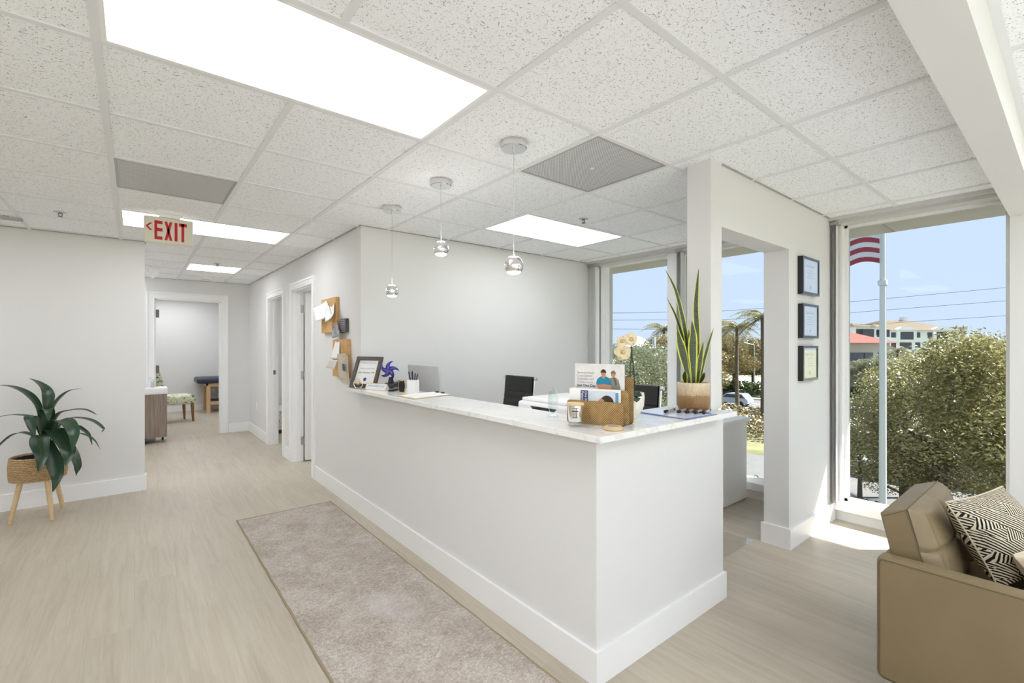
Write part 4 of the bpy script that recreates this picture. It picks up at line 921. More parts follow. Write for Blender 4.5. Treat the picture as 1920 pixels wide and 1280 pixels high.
flower(1167, 660, 2.27, .042, .5); flower(1182, 636, 2.265, .034, .1); flower(1165, 640, 2.275, .028, 1.2)
MB().tube([top + Vector((0, 0, .0)), at(1178, 640, 2.28), at(1172, 648, 2.275)], 0.0022, 6).build('flower_spray', 'dark_leaf', orc)
# snake plant
sc_ = Vector((2.327, 1.318, Z)); snp = thing('snake_plant', sc_, 'tall yellow-edged snake plant in a tan textured pot against the pillar', 'potted plant')
MB().lathe([(0.0, 0), (0.066, 0), (0.074, 0.006), (0.082, 0.03), (0.084, 0.08), (0.083, 0.152), (0.080, 0.155), (0.077, 0.152), (0.077, 0.125), (0.0, 0.125)], sc_, 48).build('pot', 'pot', snp, smooth=40, origin=sc_)
MB().lathe([(0, 0.130), (0.0765, 0.130)], sc_, 30, cap=False).build('soil', 'soil', snp)
m = MB(); dS = 2.492
def spl(pts, w, dz=0.0, sd=None):     # pts: crop pixels of the plant picture (scale 4.42, origin 1240,490)
    P = []
    n = len(pts)
    for i, (x, y) in enumerate(pts): P.append(at(1240 + x / 4.414, 490 + y / 4.414, dS + dz * (i / (n - 1)) + (0.0 if i else 0)))
    m.leaf(P, w / 4.414 * dS / FPX, side=sd if sd is not None else (CS, -SN, 0), n=26, fold=0.12, tip=0.55, base=0.42)
spl([(290, 1005), (292, 820), (296, 620), (285, 400), (295, 220), (309, 55)], 54, 0.04)
spl([(245, 1005), (222, 800), (200, 600), (165, 420), (115, 230), (30, 62)], 40, 0.03)
spl([(268, 1005), (262, 850), (258, 720), (262, 600), (252, 490)], 78, -0.05)
spl([(232, 1005), (200, 860), (172, 740), (150, 650), (132, 555)], 74, -0.02)
spl([(225, 1005), (215, 780), (170, 610), (120, 450), (40, 292)], 30, 0.06)
spl([(298, 1005), (312, 880), (326, 780), (350, 662)], 48, -0.02)
spl([(320, 1005), (345, 860), (385, 700), (432, 552)], 30, 0.0)
spl([(200, 1005), (192, 950), (196, 905)], 46, -0.05)
spl([(320, 1005), (340, 960), (356, 918)], 44, -0.05)
spl([(250, 1005), (235, 800), (228, 560)], 34, 0.05)
m.build('leaves', 'snake', snp, smooth=60)
# blue-lined clipboard and pens by the snake plant
c4 = [Vector((2.04, 1.455, Z)), Vector((2.02, 1.175, Z)), Vector((2.30, 1.172, Z)), Vector((2.235, 1.49, Z))]
tr = thing('form_board', (c4[0] + c4[2]) / 2, 'blue-edged board with white sheet under silver pens', 'clipboard')
M['blue_board'] = plain('blue_acrylic', S(112, 128, 176), 0.15)
M['sheet_blue'] = plain('glossy_white_sheet', S(226, 232, 244), 0.12)
MB().prism(c4, (0, 0, 0.004)).build('board', 'blue_board', tr)
MB().prism([c4[0].lerp(c4[3], .02) + Vector((0.006, -.004, .0042)), c4[1] + Vector((.006, .02, .0042)), c4[2] + Vector((-.05, .012, .0042)), c4[3] + Vector((-.012, -.008, .0042))], (0, 0, .002)).build('sheet', 'sheet_blue', tr)
PN = ['silver pen lying next to the tan plant pot', 'silver pen second from the tan plant pot', 'silver pen in the middle of the five on the board', 'silver pen second from the counter edge', 'silver pen lying closest to the counter edge']
for k in range(5):
    p0 = Vector((2.125 + k * .022, 1.335 - k * .034, Z + .0143)); dv = Vector((.150, .020 + .004 * k, 0)); dv.normalize()
    if k == 0: p0 = Vector((2.10, 1.345, Z + .0143))
    ln = .125 if k else .115
    t = thing('silver_pen', p0, PN[k], 'pen', 'silver pens on the board')
    MB().tube([p0, p0 + dv * ln * .22], .0078, 10).build('grip', 'black', t, smooth=50)
    MB().tube([p0 + dv * ln * .22, p0 + dv * ln * .80], .0074, 10).build('barrel', 'pen_silver', t, smooth=50)
    MB().tube([p0 + dv * ln * .80, p0 + dv * ln], [.0078, .006], 10).build('cap', 'black', t, smooth=50)
# ------------------------------------------------------------------ wall things over the counter end
def board(y0, y1, z0, z1, label):
    return solo(MB().rbox(HX - 0.034, HX - 0.0005, y0, y1, z0, z1, .003, 1), 'cork_board', 'cork', label, 'cork board')
board(4.395, 4.82, 1.535, 1.868, 'tan cork board hung beside the doorway under no other board')
board(4.10, 4.48, 1.125, 1.468, 'lower tan cork board hung just above the counter end')
def sheet(corners, bend, name, mat, label, cat, n=8):
    A, B, C_, D_ = [Vector(c) for c in corners]        # top edge A-B, bottom D-C
    nv = (B - A).cross(D_ - A).normalized()
    m = MB(); m.grid(lambda a, b: A.lerp(B, a).lerp(D_.lerp(C_, a), b) + nv * bend * math.sin(a * PI) , n, n)
    o = solo(m, name, mat, label, cat, smooth=80); sd = o.modifiers.new('s', 'SOLIDIFY'); sd.thickness = 0.0012; return o
X0 = HX - 0.038
sheet([atx(586, 578, 1.40), atx(612, 563, X0), atx(622, 588, 1.43), atx(591, 604, 1.38)], .01, 'pinned_paper', 'paper', 'white paper pinned low on upper cork board and sticking out', 'paper')
sheet([atx(612, 571, X0), atx(627, 566, X0), atx(626, 586, 1.42), atx(609, 604, 1.38)], .015, 'pinned_paper', 'paper', 'curled white paper pinned at the top edge of upper cork board', 'paper')
M['print_grey'] = plain('grey_printed_paper', S(150, 152, 158), 0.6, var=0.5, vscale=30)
sheet([atx(622, 608, X0), atx(631, 601, X0), atx(637, 626, 1.43), atx(623, 634, 1.42)], .012, 'pinned_leaflet', 'print_grey', 'grey printed leaflet hanging from the corner of upper cork board', 'leaflet')
sheet([atx(629, 640, X0), atx(637, 640, X0), atx(636, 672, 1.44), atx(620, 672, 1.42)], .006, 'pinned_paper', 'paper', 'white note pinned at the top of lower cork board', 'paper')
sheet([atx(618, 675, 1.40), atx(633, 675, 1.44), atx(627, 692, 1.44), atx(610, 689, 1.38)], .01, 'pinned_paper', 'paper', 'white card jutting out below the note on lower cork board', 'paper')
M['newsprint'] = plain('beige_newsprint', S(196, 186, 168), 0.8, var=0.12, vscale=50)
nb = thing('hanging_booklet', atx(642, 640, X0), 'rolled beige booklet hanging on lower cork board', 'booklet')
m = MB()
for k, (u0, u1, v0, v1, xx) in enumerate(((632, 648, 664, 712, 1.425), (637, 652, 668, 722, 1.435))):
    A, B, C_, D_ = atx(u0, v0, xx), atx(u1, v0 - 2, xx + .012), atx(u1 + 3, v1, xx + .012), atx(u0 + 3, v1 - 8, xx)
    m.grid(lambda a, b, A=A, B=B, C_=C_, D_=D_: A.lerp(B, a).lerp(D_.lerp(C_, a), b) + Vector((-.018 * math.sin(a * PI), 0, 0)), 8, 4)
o = m.build('pages', 'newsprint', nb, smooth=60)
MB().tube([atx(640, 664, 1.425), atx(641, 641, X0), atx(645, 664, 1.43)], .002, 6).build('loop', 'rope', nb)
MB().prism([atx(642, 682, 1.414), atx(646, 682, 1.418), atx(647, 696, 1.418), atx(643, 694, 1.414)], (-.002, 0, 0)).build('blue_print', 'navy', nb)
dr = thing('badge_rack', (HX - .02, 4.22, 1.55), 'small dark slotted rack on the wall beside the upper cork board', 'rack')
MB().rbox(HX - 0.030, HX - .0005, 4.145, 4.300, 1.528, 1.655, .003, 1).build('body', 'rack_dark' if 'rack_dark' in M else 'frame_wood', dr)
m = MB()
for k in range(6): m.box(HX - 0.0315, HX - 0.0298, 4.165, 4.280, 1.540 + k * .019, 1.544 + k * .019)
m.build('slots', 'ink_grey', dr)
ou = thing('wall_outlet', (HX, 8.15, .48), 'white wall outlet plate low on the hall wall', 'outlet')
MB().rbox(HX - 0.006, HX - .0005, 8.115, 8.185, .42, .535, .002, 1).build('plate', 'trim', ou)
MB().box(HX - 0.0068, HX - 0.006, 8.135, 8.165, .435, .47).box(HX - 0.0068, HX - 0.006, 8.135, 8.165, .485, .52).build('sockets', 'white', ou)
# diplomas on the partition
DL = ['topmost black framed diploma on the partition wall', 'middle black framed diploma on the partition wall', 'lowest black framed diploma on the partition wall']
for k, (x0, x1, z0, z1) in enumerate(((3.675, 4.0, 1.78, 2.05), (3.68, 3.985, 1.465, 1.712), (3.68, 3.975, 1.158, 1.41))):
    t = thing('diploma_frame', ((x0 + x1) / 2, PY0, z0), DL[k], 'picture frame')
    m = MB(); e = 0.018; ya, yb = PY0 - 0.036, PY0 - .0005
    m.box(x0, x1, ya, yb, z0, z0 + e).box(x0, x1, ya, yb, z1 - e, z1).box(x0, x0 + e, ya, yb, z0 + e, z1 - e).box(x1 - e, x1, ya, yb, z0 + e, z1 - e)
    m.build('frame', 'black_gloss', t)
    MB().box(x0 + e, x1 - e, PY0 - .028, PY0 - .026, z0 + e, z1 - e).build('certificate', 'diploma', t) if 'diploma' in M else MB().box(x0 + e, x1 - e, PY0 - .028, PY0 - .026, z0 + e, z1 - e).build('certificate', 'paper', t)
    MB().box(x0 + e, x1 - e, PY0 - .033, PY0 - .0318, z0 + e, z1 - e).build('glazing', 'pic_glass', t)
    cx = (x0 + x1) / 2; fr = lambda z: frame((cx, PY0 - .0284, z), (1, 0, 0), (0, 0, 1))
    text('printed_text', 'State Board', .030, 'ink_grey', t, fr(z1 - .062), sx=1.2)
    for q in range(4): MB().box(cx - .05 - .02 * (q % 2), cx + .05 + .02 * (q % 2), PY0 - .0288, PY0 - .0281, z1 - .095 - q * .018, z1 - .092 - q * .018).build('printed_line', 'ink_grey', t)
    MB().lathe([(.014, 0), (.014, .0005)], n=18, X=fr(z0 + .055)).build('printed_seal', 'ink_grey', t)
# ------------------------------------------------------------------ rug
rg = thing('runner_rug', (1.0, 2.6, 0), 'faded taupe runner rug on the floor along the desk', 'rug')
RX0, RX1, RY0, RY1 = 0.635, 1.380, 1.05, 4.288
MB().grid(lambda a, b: Vector((RX0 + .010 + (RX1 - RX0 - .02) * a, RY0 + .010 + (RY1 - RY0 - .02) * b, 0.0065 + .0008 * math.sin(b * 60) * math.sin(a * 17))), 24, 90).build('pile', 'rug', rg, smooth=60)
m = MB()
for q in range(2):
    xx = (RX0 + .006, RX1 - .006)[q]; m.tube([(xx + .0015 * math.sin(k * 1.7), RY0 + (RY1 - RY0) * k / 40, .0045) for k in range(41)], .0055, 6)
    yy = (RY0 + .006, RY1 - .006)[q]; m.tube([(RX0 + (RX1 - RX0) * k / 12, yy + .0015 * math.sin(k * 2.1), .0045) for k in range(13)], .0055, 6)
m.build('binding', 'rug_edge', rg, smooth=60)
MB().box(RX0 + .004, RX1 - .004, RY0 + .004, RY1 - .004, .0005, .0045).build('backing', 'rug_edge', rg)
solo(MB().rbox(-3.3, 3.8, -3.9, -0.9, .0005, .012, .004, 1), 'bounce_rug', 'pale_bounce_rug', 'large off-white rug added out of view to bounce light upward', 'rug')  # added behind the camera to reflect sunlight onto the ceiling
# ------------------------------------------------------------------ potted dracaena on a legged basket
bc_ = Vector((-.612, 5.43, 0)); pp = thing('potted_dracaena', bc_, 'broad-leaved dark green plant in a roped basket on three wooden legs', 'potted plant')
m = MB(); pf = [(0.0, .318), (.15, .318)]
for k in range(14):
    z = .32 + k * .0135; r = .168 + .006 * math.sin(k / 13 * PI)
    pf += [(r - .004, z), (r + .0035, z + .0045), (r + .0035, z + .009), (r - .004, z + .0135)]
pf += [(.163, .511), (.157, .505), (.155, .40)]
m.lathe(pf, bc_, 48, cap=False); m.build('basket', 'rope', pp, smooth=30)
MB().lathe([(0, .41), (.155, .41), (.155, .490), (.148, .496), (.144, .47), (0, .468)], bc_, 36).build('inner_pot', 'black', pp, smooth=40)
for fx, fy in ((-.763, 5.345), (-.514, 5.258), (-.480, 5.60)):
    f0 = Vector((fx, fy, 0)); tt = bc_.lerp(f0, .62); tt.z = .335
    MB().tube([f0 + Vector((0, 0, .0)), tt], [.0145, .019], 12).build('leg', 'pale_wood', pp, smooth=50)
m = MB(); D0 = 3.83
def dl(pts, w, d0, d1):
    P = [at(x / 4.127, 690 + y / 4.127, D0 + d0 + (d1 - d0) * i / (len(pts) - 1)) for i, (x, y) in enumerate(pts)]
    m.leaf(P, w / 4.127 * D0 / FPX * .84, n=22, fold=0.26, tip=.42, base=.34)
for a in (([(320, 560), (305, 330), (235, 220), (120, 155), (0, 135), (-70, 150)], 84, 0, .02), ([(340, 560), (372, 300), (362, 180), (300, 115), (225, 78)], 92, .02, .1), ([(370, 560), (410, 330), (470, 230), (550, 172), (632, 160)], 84, .05, .12),
          ([(360, 560), (440, 375), (540, 328), (660, 325), (752, 362)], 88, 0, .05), ([(390, 560), (500, 405), (610, 388), (720, 412), (800, 470), (782, 498)], 66, .04, .05), ([(420, 560), (560, 450), (640, 478), (690, 525), (712, 600)], 56, .0, .0), ([(420, 580), (570, 515), (650, 515), (730, 560), (776, 632)], 46, .05, .1),
          ([(370, 540), (430, 415), (510, 420), (570, 510), (560, 640)], 132, -.05, -.26), ([(350, 540), (400, 480), (470, 540), (530, 660), (505, 760)], 150, -.08, -.32), ([(380, 560), (395, 640), (425, 760), (440, 860), (408, 960)], 118, -.1, -.30), ([(330, 540), (310, 520), (305, 600), (322, 700), (296, 806)], 128, -.1, -.34),
          ([(420, 560), (500, 580), (560, 660), (600, 760), (588, 834)], 92, -.05, -.12), ([(330, 560), (250, 395), (140, 365), (30, 370), (-70, 405)], 60, .0, .02), ([(330, 570), (240, 520), (140, 505), (40, 560), (-60, 660)], 82, -.02, -.10), ([(330, 560), (290, 400), (240, 380), (245, 460), (270, 540)], 96, -.05, -.2), ([(355, 560), (370, 420), (365, 330), (372, 330), (380, 420)], 100, -.04, -.14)):
    dl(*a)
m.build('leaves', 'leaf', pp, smooth=60)
MB().tube([bc_ + Vector((0, 0, .46)), at(340 / 4.127, 690 + 560 / 4.127, D0), at(345 / 4.127, 690 + 440 / 4.127, D0)], [.018, .02, .012], 10).build('stem', 'bark', pp, smooth=60)
# ------------------------------------------------------------------ far end of the hall
hc = thing('handwash_cabinet', (.11, 8.58, 0), 'grey-brown wheeled handwash cabinet with white basin in the hall', 'cabinet')
MB().box(-.16, .372, 8.43, 8.74, .085, .71).build('body', 'greywood', hc)
m = MB().rbox(-.17, .378, 8.42, 8.75, .71, .80, .008, 2); m.build('basin', 'trim', hc, smooth=40)
for x, y in ((-.13, 8.46), (.118, 8.452), (.33, 8.71), (-.13, 8.71)): MB().tube([(x - .012, y, .038), (x + .012, y, .038)], .037, 16).box(x - .006, x + .006, y - .012, y + .012, .05, .086).build('caster', 'black', hc, smooth=40)
MB().rbox(.185, .228, 8.58, 8.62, .80, .925, .005, 2).rbox(.188, .225, 8.48, 8.60, .885, .91, .004, 1).box(.15, .20, 8.595, 8.605, .925, .935).build('faucet', 'steel', hc, smooth=40)
fc = thing('upholstered_chair', (.60, 10.65, 0), 'leafy blue and green print chair with wooden legs beyond the far doorway', 'chair')
MB().rbox(.36, .90, 10.40, 10.92, .33, .50, .05, 4).build('seat', 'floral', fc, smooth=50)
MB().hexa([(.36, 10.41, .46), (.46, 10.41, .46), (.46, 10.91, .46), (.36, 10.91, .46)], [(.25, 10.43, 1.0), (.33, 10.43, 1.0), (.33, 10.89, 1.0), (.25, 10.89, 1.0)]).build('backrest', 'floral', fc)
bb_ = kids(fc)[-1].modifiers.new('b', 'BEVEL'); bb_.width = .03; bb_.segments = 4
for x, y, dx in ((.85, 10.45, .015), (.85, 10.87, .015), (.42, 10.45, -.03), (.42, 10.87, -.03)): MB().tube([(x, y, .34), (x + dx, y, 0)], [.030, .017], 10).build('leg', 'leg_wood', fc, smooth=40)
fc.location = (.55, 10.65, 0); fc.rotation_euler = (0, 0, .25)
et = thing('exam_table', (1.8, 11.85, 0), 'navy padded exam table on a pale wooden frame in the far room', 'exam table')
MB().rbox(1.0, 2.80, 11.50, 12.20, .62, .74, .045, 4).build('padded_top', 'navy_vinyl', et, smooth=50)
MB().box(1.17, 2.68, 11.55, 11.58, .55, .62).box(1.17, 2.68, 12.12, 12.15, .55, .62).box(1.17, 1.20, 11.55, 12.15, .55, .62).box(2.65, 2.68, 11.55, 12.15, .55, .62).build('frame', 'beech', et)
MB().box(1.24, 2.62, 11.58, 12.12, .20, .225).box(1.22, 2.64, 11.55, 11.585, .17, .235).build('shelf', 'beech', et)
MB().box(1.26, 2.60, 11.585, 12.10, .2255, .25).build('shelf_pad', 'navy_vinyl', et)
for x, y in ((1.17, 11.53), (2.62, 11.53), (1.17, 12.10), (2.62, 12.10)): MB().box(x, x + .07, y, y + .07, 0, .57).build('leg', 'beech', et)
eo = solo(MB().rbox(1.33, 1.40, 12.243, 12.2495, .36, .48, .002, 1), 'wall_outlet', 'trim', 'white outlet plate under the exam table', 'outlet')
sb = thing('scribble_bench', (2.2, 8.4, 0), 'white bench with black scribble print seen through narrow doorway', 'bench')
MB().rbox(1.72, 2.75, 8.12, 8.62, .05, .40, .04, 3).build('cushion', 'scribble', sb, smooth=50)
for x, y in ((1.78, 8.18), (2.69, 8.18), (1.78, 8.56), (2.69, 8.56)): MB().box(x - .02, x + .02, y - .02, y + .02, 0, .055).build('foot', 'leg_wood', sb)
# ------------------------------------------------------------------ armchair and cushions
AX = 2.25
ar = thing('leather_armchair', (2.7, .15, 0), 'tan leather armchair with boxy arm in front of the window', 'armchair')
def arm(x0, x1):
    o = MB().rbox(x0, x1, -.42, .512, .115, .590, .022, 4).build('arm', 'leather', ar, smooth=45)
    xs = x0 - .0006
    pts = []
    for cy, cz, s0 in ((.512 - .03, .59 - .03, 0), (-.42 + .03, .59 - .03, 90), (-.42 + .03, .115 + .03, 180), (.512 - .03, .115 + .03, 270)):
        for k in range(6): a = math.radians(s0 + 18 * k); pts.append((xs + .0015, cy + .022 * math.cos(a), cz + .022 * math.sin(a)))
    MB().tube(pts, .0022, 6, close=True).build('seam', 'seam', o)
    return o
arm(AX, AX + .085); arm(AX + .735, AX + .82)
MB().rbox(AX + .083, AX + .737, .40, .512, .14, .575, .02, 3).build('back_frame', 'leather', ar, smooth=45)
MB().rbox(AX + .083, AX + .737, -.40, .41, .14, .30, .015, 2).build('seat_base', 'leather', ar, smooth=45)
MB().rbox(AX + .09, AX + .73, -.41, .33, .30, .44, .035, 4).build('seat_cushion', 'leather', ar, smooth=45)
# back cushion: slab leaning back, tufted into panels
cu0, cu1 = AX + .095, AX + .70
tA, tF, bF, bA = Vector((0, .520, .735)), Vector((0, .402, .772)), Vector((0, .318, .44)), Vector((0, .445, .40))
m = MB()
def cush(a, b):      # front face with tuft valleys
    p = tF.lerp(bF, b); x = cu0 + (cu1 - cu0) * a
    e = min(a, 1 - a, b * 1.2, (1 - b)) ; r = .03 * (1 - min(1, e / .09)) ** 2
    vall = .012 * (math.exp(-((a - .5) / .02) ** 2) + math.exp(-((b - .47) / .03) ** 2) + math.exp(-((a - .13) / .014) ** 2) * .6 + math.exp(-((a - .87) / .014) ** 2) * .6)
    return Vector((x, p.y - .035 * math.sin(PI * a) ** .4 * math.sin(PI * b) ** .4 + vall + r, p.z))
m.grid(cush, 40, 40)
m.hexa([(cu0, bF.y + .03, bF.z), (cu1, bF.y + .03, bF.z), (cu1, bA.y, bA.z), (cu0, bA.y, bA.z)], [(cu0, tF.y + .03, tF.z), (cu1, tF.y + .03, tF.z), (cu1, tA.y, tA.z), (cu0, tA.y, tA.z)])
co = m.build('back_cushion', 'leather', ar, smooth=35)
bv = co.modifiers.new('b', 'BEVEL'); bv.width = .012; bv.segments = 3; bv.angle_limit = math.radians(50)
MB().tube([(cu0 - .0005, tF.y + .03, tF.z - .003), (cu0 - .0005, tA.y - .012, tA.z - .012)], .002, 6).tube([(cu0 + .006, tF.y + .03, tF.z + .001), (cu1 - .006, tF.y + .03, tF.z + .001)], .002, 6).tube([(cu0 - .0005, tF.y + .034, tF.z - .004), (cu0 - .0005, bF.y + .032, bF.z)], .002, 6).build('seam', 'seam', co)
for x in (AX + .05, AX + .77):
    for y in (-.36, .44): MB().tube([(x, y, .12), (x, y, 0)], [.026, .018], 12).build('leg', 'beech', ar, smooth=40)
def pillow(name, TL, TR, BL, thick, mat, label, nrm_sign=1, pip=None):
    TL, TR, BL = Vector(TL), Vector(TR), Vector(BL); BR = TR + BL - TL; c = (TL + BR) / 2
    nz = (TR - TL).cross(BL - TL).normalized(); m = MB()
    def prof(a, b):
        x, y = 2 * a - 1, 2 * b - 1
        return thick / 2 * max(0, (1 - abs(x) ** 2.6)) ** .55 * max(0, (1 - abs(y) ** 2.6)) ** .55
    def pos(a, b):
        x, y = 2 * a - 1, 2 * b - 1; k = 1 - .055 * (1 - abs(y) ** 2) * abs(x) ** 3; k2 = 1 - .055 * (1 - abs(x) ** 2) * abs(y) ** 3
        return c + (TR - TL) * (.5 * x * k) + (BL - TL) * (.5 * y * k2)
    t = thing(name, tuple(c), label, 'pillow')
    m.grid(lambda a, b: pos(a, b) + nz * prof(a, b), 26, 26); m.grid(lambda a, b: pos(1 - a, b) - nz * prof(1 - a, b), 26, 26)
    m.build('cover', mat, t, smooth=70)
    ed = [pos(k / 20, 0) for k in range(20)] + [pos(1, k / 20) for k in range(20)] + [pos(1 - k / 20, 1) for k in range(20)] + [pos(0, 1 - k / 20) for k in range(20)]
    MB().tube(ed, .0035, 6, close=True).build('piping', pip or mat, t, smooth=60)
    return t
pillow('throw_pillow', (2.44, .335, .805), (2.855, .215, .815), (2.62, .205, .46), .17, 'pillow', 'black and cream striped patchwork pillow on the armchair', pip='linen')
pillow('throw_pillow', (2.545, .165, .628), (2.93, .05, .64), (2.62, .07, .46), .13, 'linen', 'plain cream pillow in front of the striped one', pip='linen')
# ------------------------------------------------------------------ outside: building edge, ground, roads
GZ = -5.6
struct(MB().box(4.62, 6.04, -12, 16, 2.575, 2.95), 'roof_overhang', 'soffit')
struct(MB().box(4.56, 4.70, -12, 16, 2.45, 3.6), 'wall_facade_upper', 'soffit')
struct(MB().box(4.56, 4.70, -12, 16, GZ, 0.0), 'wall_facade_lower', 'soffit')
struct(MB().box(4.56, 4.70, -12, -3.6, 0.0, 2.45).box(4.56, 4.70, -.45, 0.30, 0.0, 2.45).box(4.56, 4.70, BY, 16, 0, 2.45), 'wall_facade_side', 'soffit')
j = MB()
for y in [-1.18 + 1.2 * k for k in range(-3, 9)]: j.box(4.72, 6.02, y - .012, y + .012, 2.570, 2.576)
struct(j, 'trim_9', 'grey_metal')
struct(MB().box(-250, 900, -700, 900, GZ - 1.2, GZ - 1.0), 'ground', 'lawn')
for n, x0, x1, mt in (('parking_lot', 9, 21, 'asphalt'), ('driveway', 27, 35, 'asphalt'), ('sidewalk', 52.5, 54.5, 'concrete'), ('street', 56, 70, 'asphalt'), ('sidewalk_far', 71.5, 73.5, 'concrete'), ('plaza', 84, 122, 'concrete')):
    struct(MB().box(x0, x1, -200, 260, GZ - 1.0, GZ - .86), n, mt)
struct(MB().box(60.6, 60.9, -200, 260, GZ - .86, GZ - .85).box(65.2, 65.5, -200, 260, GZ - .86, GZ - .85), 'street_markings', 'concrete')
G0 = GZ - .86
# flagpole and flag
fpp = at(1655, 648, 13.0); fpp.z = GZ - 1.0
fpo = thing('flagpole', fpp, 'tall pale flagpole standing outside the widest window pane', 'flagpole')
MB().tube([fpp, (fpp.x, fpp.y, 1.0), (fpp.x, fpp.y, 7.4)], [.098, .078, .052], 20).build('pole', 'pole_metal', fpo, smooth=50)
MB().sphere((fpp.x, fpp.y, 7.47), .09).build('finial', 'gold', fpo, smooth=60)
MB().rbox(fpp.x - .10, fpp.x + .10, fpp.y - .10, fpp.y + .10, 3.10, 3.24, .02, 2).build('cleat_collar', 'pole_metal', fpo, smooth=40)
MB().tube([(fpp.x + .04, fpp.y - .08, GZ + .4), (fpp.x + .03, fpp.y - .07, 7.2)], .006, 6).build('halyard', 'cord_grey', fpo)
FLr = Vector((-CS, SN, 0)); FN = Vector((SN, CS, 0))
fz0, fz1, FLn = 3.72, 5.50, 3.2
def fpos(a, b):      # a along the fly, b up
    dp = 0.16 * a * math.sin(a * 8.5 + .6) + .05 * math.sin(a * 17 + b * 3) * a
    return Vector((fpp.x, fpp.y, 0)) + FLr * (.085 + FLn * a * .80) + FN * dp + Vector((0, 0, fz0 + (fz1 - fz0) * b - .52 * a ** 1.5 + .08 * math.sin(a * 9)))
fg = thing('flag', (fpp.x, fpp.y, fz0), 'red and white striped flag flying from the flagpole', 'flag')
m = MB()
for k in range(13):
    for i in range(40):
        a0, a1 = i / 40, (i + 1) / 40
        m.cur = 2 if (k >= 6 and a1 <= .4) else (0 if k % 2 == 0 else 1)
        b0, b1 = k / 13, (k + 1) / 13
        m._add([fpos(a0, b0), fpos(a1, b0), fpos(a1, b1), fpos(a0, b1)], [(0, 1, 2, 3)])
m.build('cloth', ['flag_red', 'flag_white', 'flag_blue'], fg, smooth=80)
m = MB()
for r in range(9):
    for c in range(6 if r % 2 == 0 else 5):
        a = .033 + (c + (0 if r % 2 == 0 else .5)) * .066; b = 6 / 13 + (r + .5) / 9 * 7 / 13
        for sgn in (-1, 1):
            pts = []
            for q in range(10):
                an = PI / 2 + q * PI / 5; rr = .04 if q % 2 == 0 else .016
                pts.append(fpos(a + rr * math.cos(an) / (FLn * .8), b + rr * math.sin(an) / (fz1 - fz0)) + FN * .006 * sgn)
            m._add(pts, [list(range(10))])
m.build('stars', 'flag_white', fg)
# power lines
for k, pts in enumerate((((1000, 588), (1136, 587), (1354, 583), (1582, 567), (1895, 538), (2300, 498)), ((1000, 598), (1136, 600), (1354, 599), (1582, 587), (1895, 563), (2300, 528)), ((1000, 612), (1136, 616), (1354, 619), (1582, 611), (1895, 591), (2300, 561)))):
    P = [at(u, v, 58 + .01 * abs(u - 1400) * .1) for u, v in pts]
    solo(MB().tube(P, .022, 5), 'power_line', 'cable', ('highest of the three thin power lines across the sky', 'middle of the three thin power lines across the sky', 'lowest of the three power lines, just over the far roof')[k], 'power line', 'power lines', origin=P[0])
# trees: leaf cards in clustered crowns
def crown(m, c, rx, rz, n, ls, clusters, rnd, shell=.55):
    cl = []
    for k in range(clusters):
        a = rnd.uniform(0, 2 * PI); zz = rnd.uniform(-.75, .9); rr = math.sqrt(max(.05, 1 - zz * zz)) * rnd.uniform(.35, .8)
        cl.append((c + Vector((math.cos(a) * rr * rx, math.sin(a) * rr * rx, zz * rz * .75)), rnd.uniform(.26, .44) * rx))
    for k in range(n):
        cc, cr = cl[k % clusters]
        d = Vector((rnd.gauss(0, 1), rnd.gauss(0, 1), rnd.gauss(0, 1))).normalized()
        p = cc + Vector((d.x, d.y, d.z * .8)) * cr * (shell + (1 - shell) * rnd.random() ** .6) * rnd.uniform(.85, 1.08)
        u = Vector((rnd.gauss(0, 1), rnd.gauss(0, 1), rnd.gauss(0, .6))).normalized(); w = u.orthogonal().normalized()
        w = (w + u.cross(w) * rnd.uniform(-1, 1)).normalized(); l = ls * rnd.uniform(.7, 1.3)
        m._add([p - u * l * .5, p + w * l * .22, p + u * l * .5, p - w * l * .22], [(0, 1, 2, 3)])
def make_tree(name, mat, seed, h, rx, rz, n, ls, clusters, label, group=None):
    rnd = random.Random(seed); t = thing(name, (0, 0, 0), label, 'tree', group)
    tr = MB(); tr.tube([(0, 0, 0), (.05, .03, h * .25), (-.04, .05, h * .5), (0, 0, h - rz * .9)], [.20, .16, .13, .07], 10)
    for k in range(7):
        a = k * 2.4; z0 = h * (.32 + .05 * k); tr.tube([(0, 0, z0), (math.cos(a) * rx * .3, math.sin(a) * rx * .3, z0 + .5), (math.cos(a) * rx * .62, math.sin(a) * rx * .62, z0 + 1.1)], [.085, .06, .03], 7)
    m = MB(); crown(m, Vector((0, 0, h - rz)), rx, rz, n, ls, clusters, rnd)
    m.build('crown', mat, t); tr.build('trunk', 'bark', t, smooth=60)
    return t
oakA = make_tree('broadleaf_tree', 'tree_olive', 3, 8.6, 3.3, 3.2, 30000, .125, 30, 'x')
oakB = make_tree('broadleaf_tree', 'tree_olive', 11, 8.4, 3.0, 3.0, 26000, .125, 26, 'x')
oakC = make_tree('grey_green_tree', 'tree_grey', 5, 8.6, 4.2, 3.6, 46000, .15, 34, 'x')
oakD = make_tree('broadleaf_tree', 'tree_brown', 17, 9.5, 4.4, 3.6, 30000, .20, 30, 'x')
used = set()
def place(o, u, d, ztop, hh, rot, label, group=None, sc=None):
    p = at(u, 648, d); c = o if o.name not in used else copy_tree(o)
    used.add(o.name); k = (ztop - (GZ - 1.0)) / hh; s = sc or k
    c.location = (p.x, p.y, GZ - 1.0); c.scale = (s, s, k); c.rotation_euler = (0, 0, rot); c['label'] = label
    if group: c['group'] = group
    return c
place(oakA, 1772, 17.5, 1.95, 8.6, 0.4, 'big olive tree filling the middle of the widest window pane')
place(oakB, 1885, 15.0, 2.15, 8.4, 2.0, 'big olive tree against the far edge of the widest window pane')
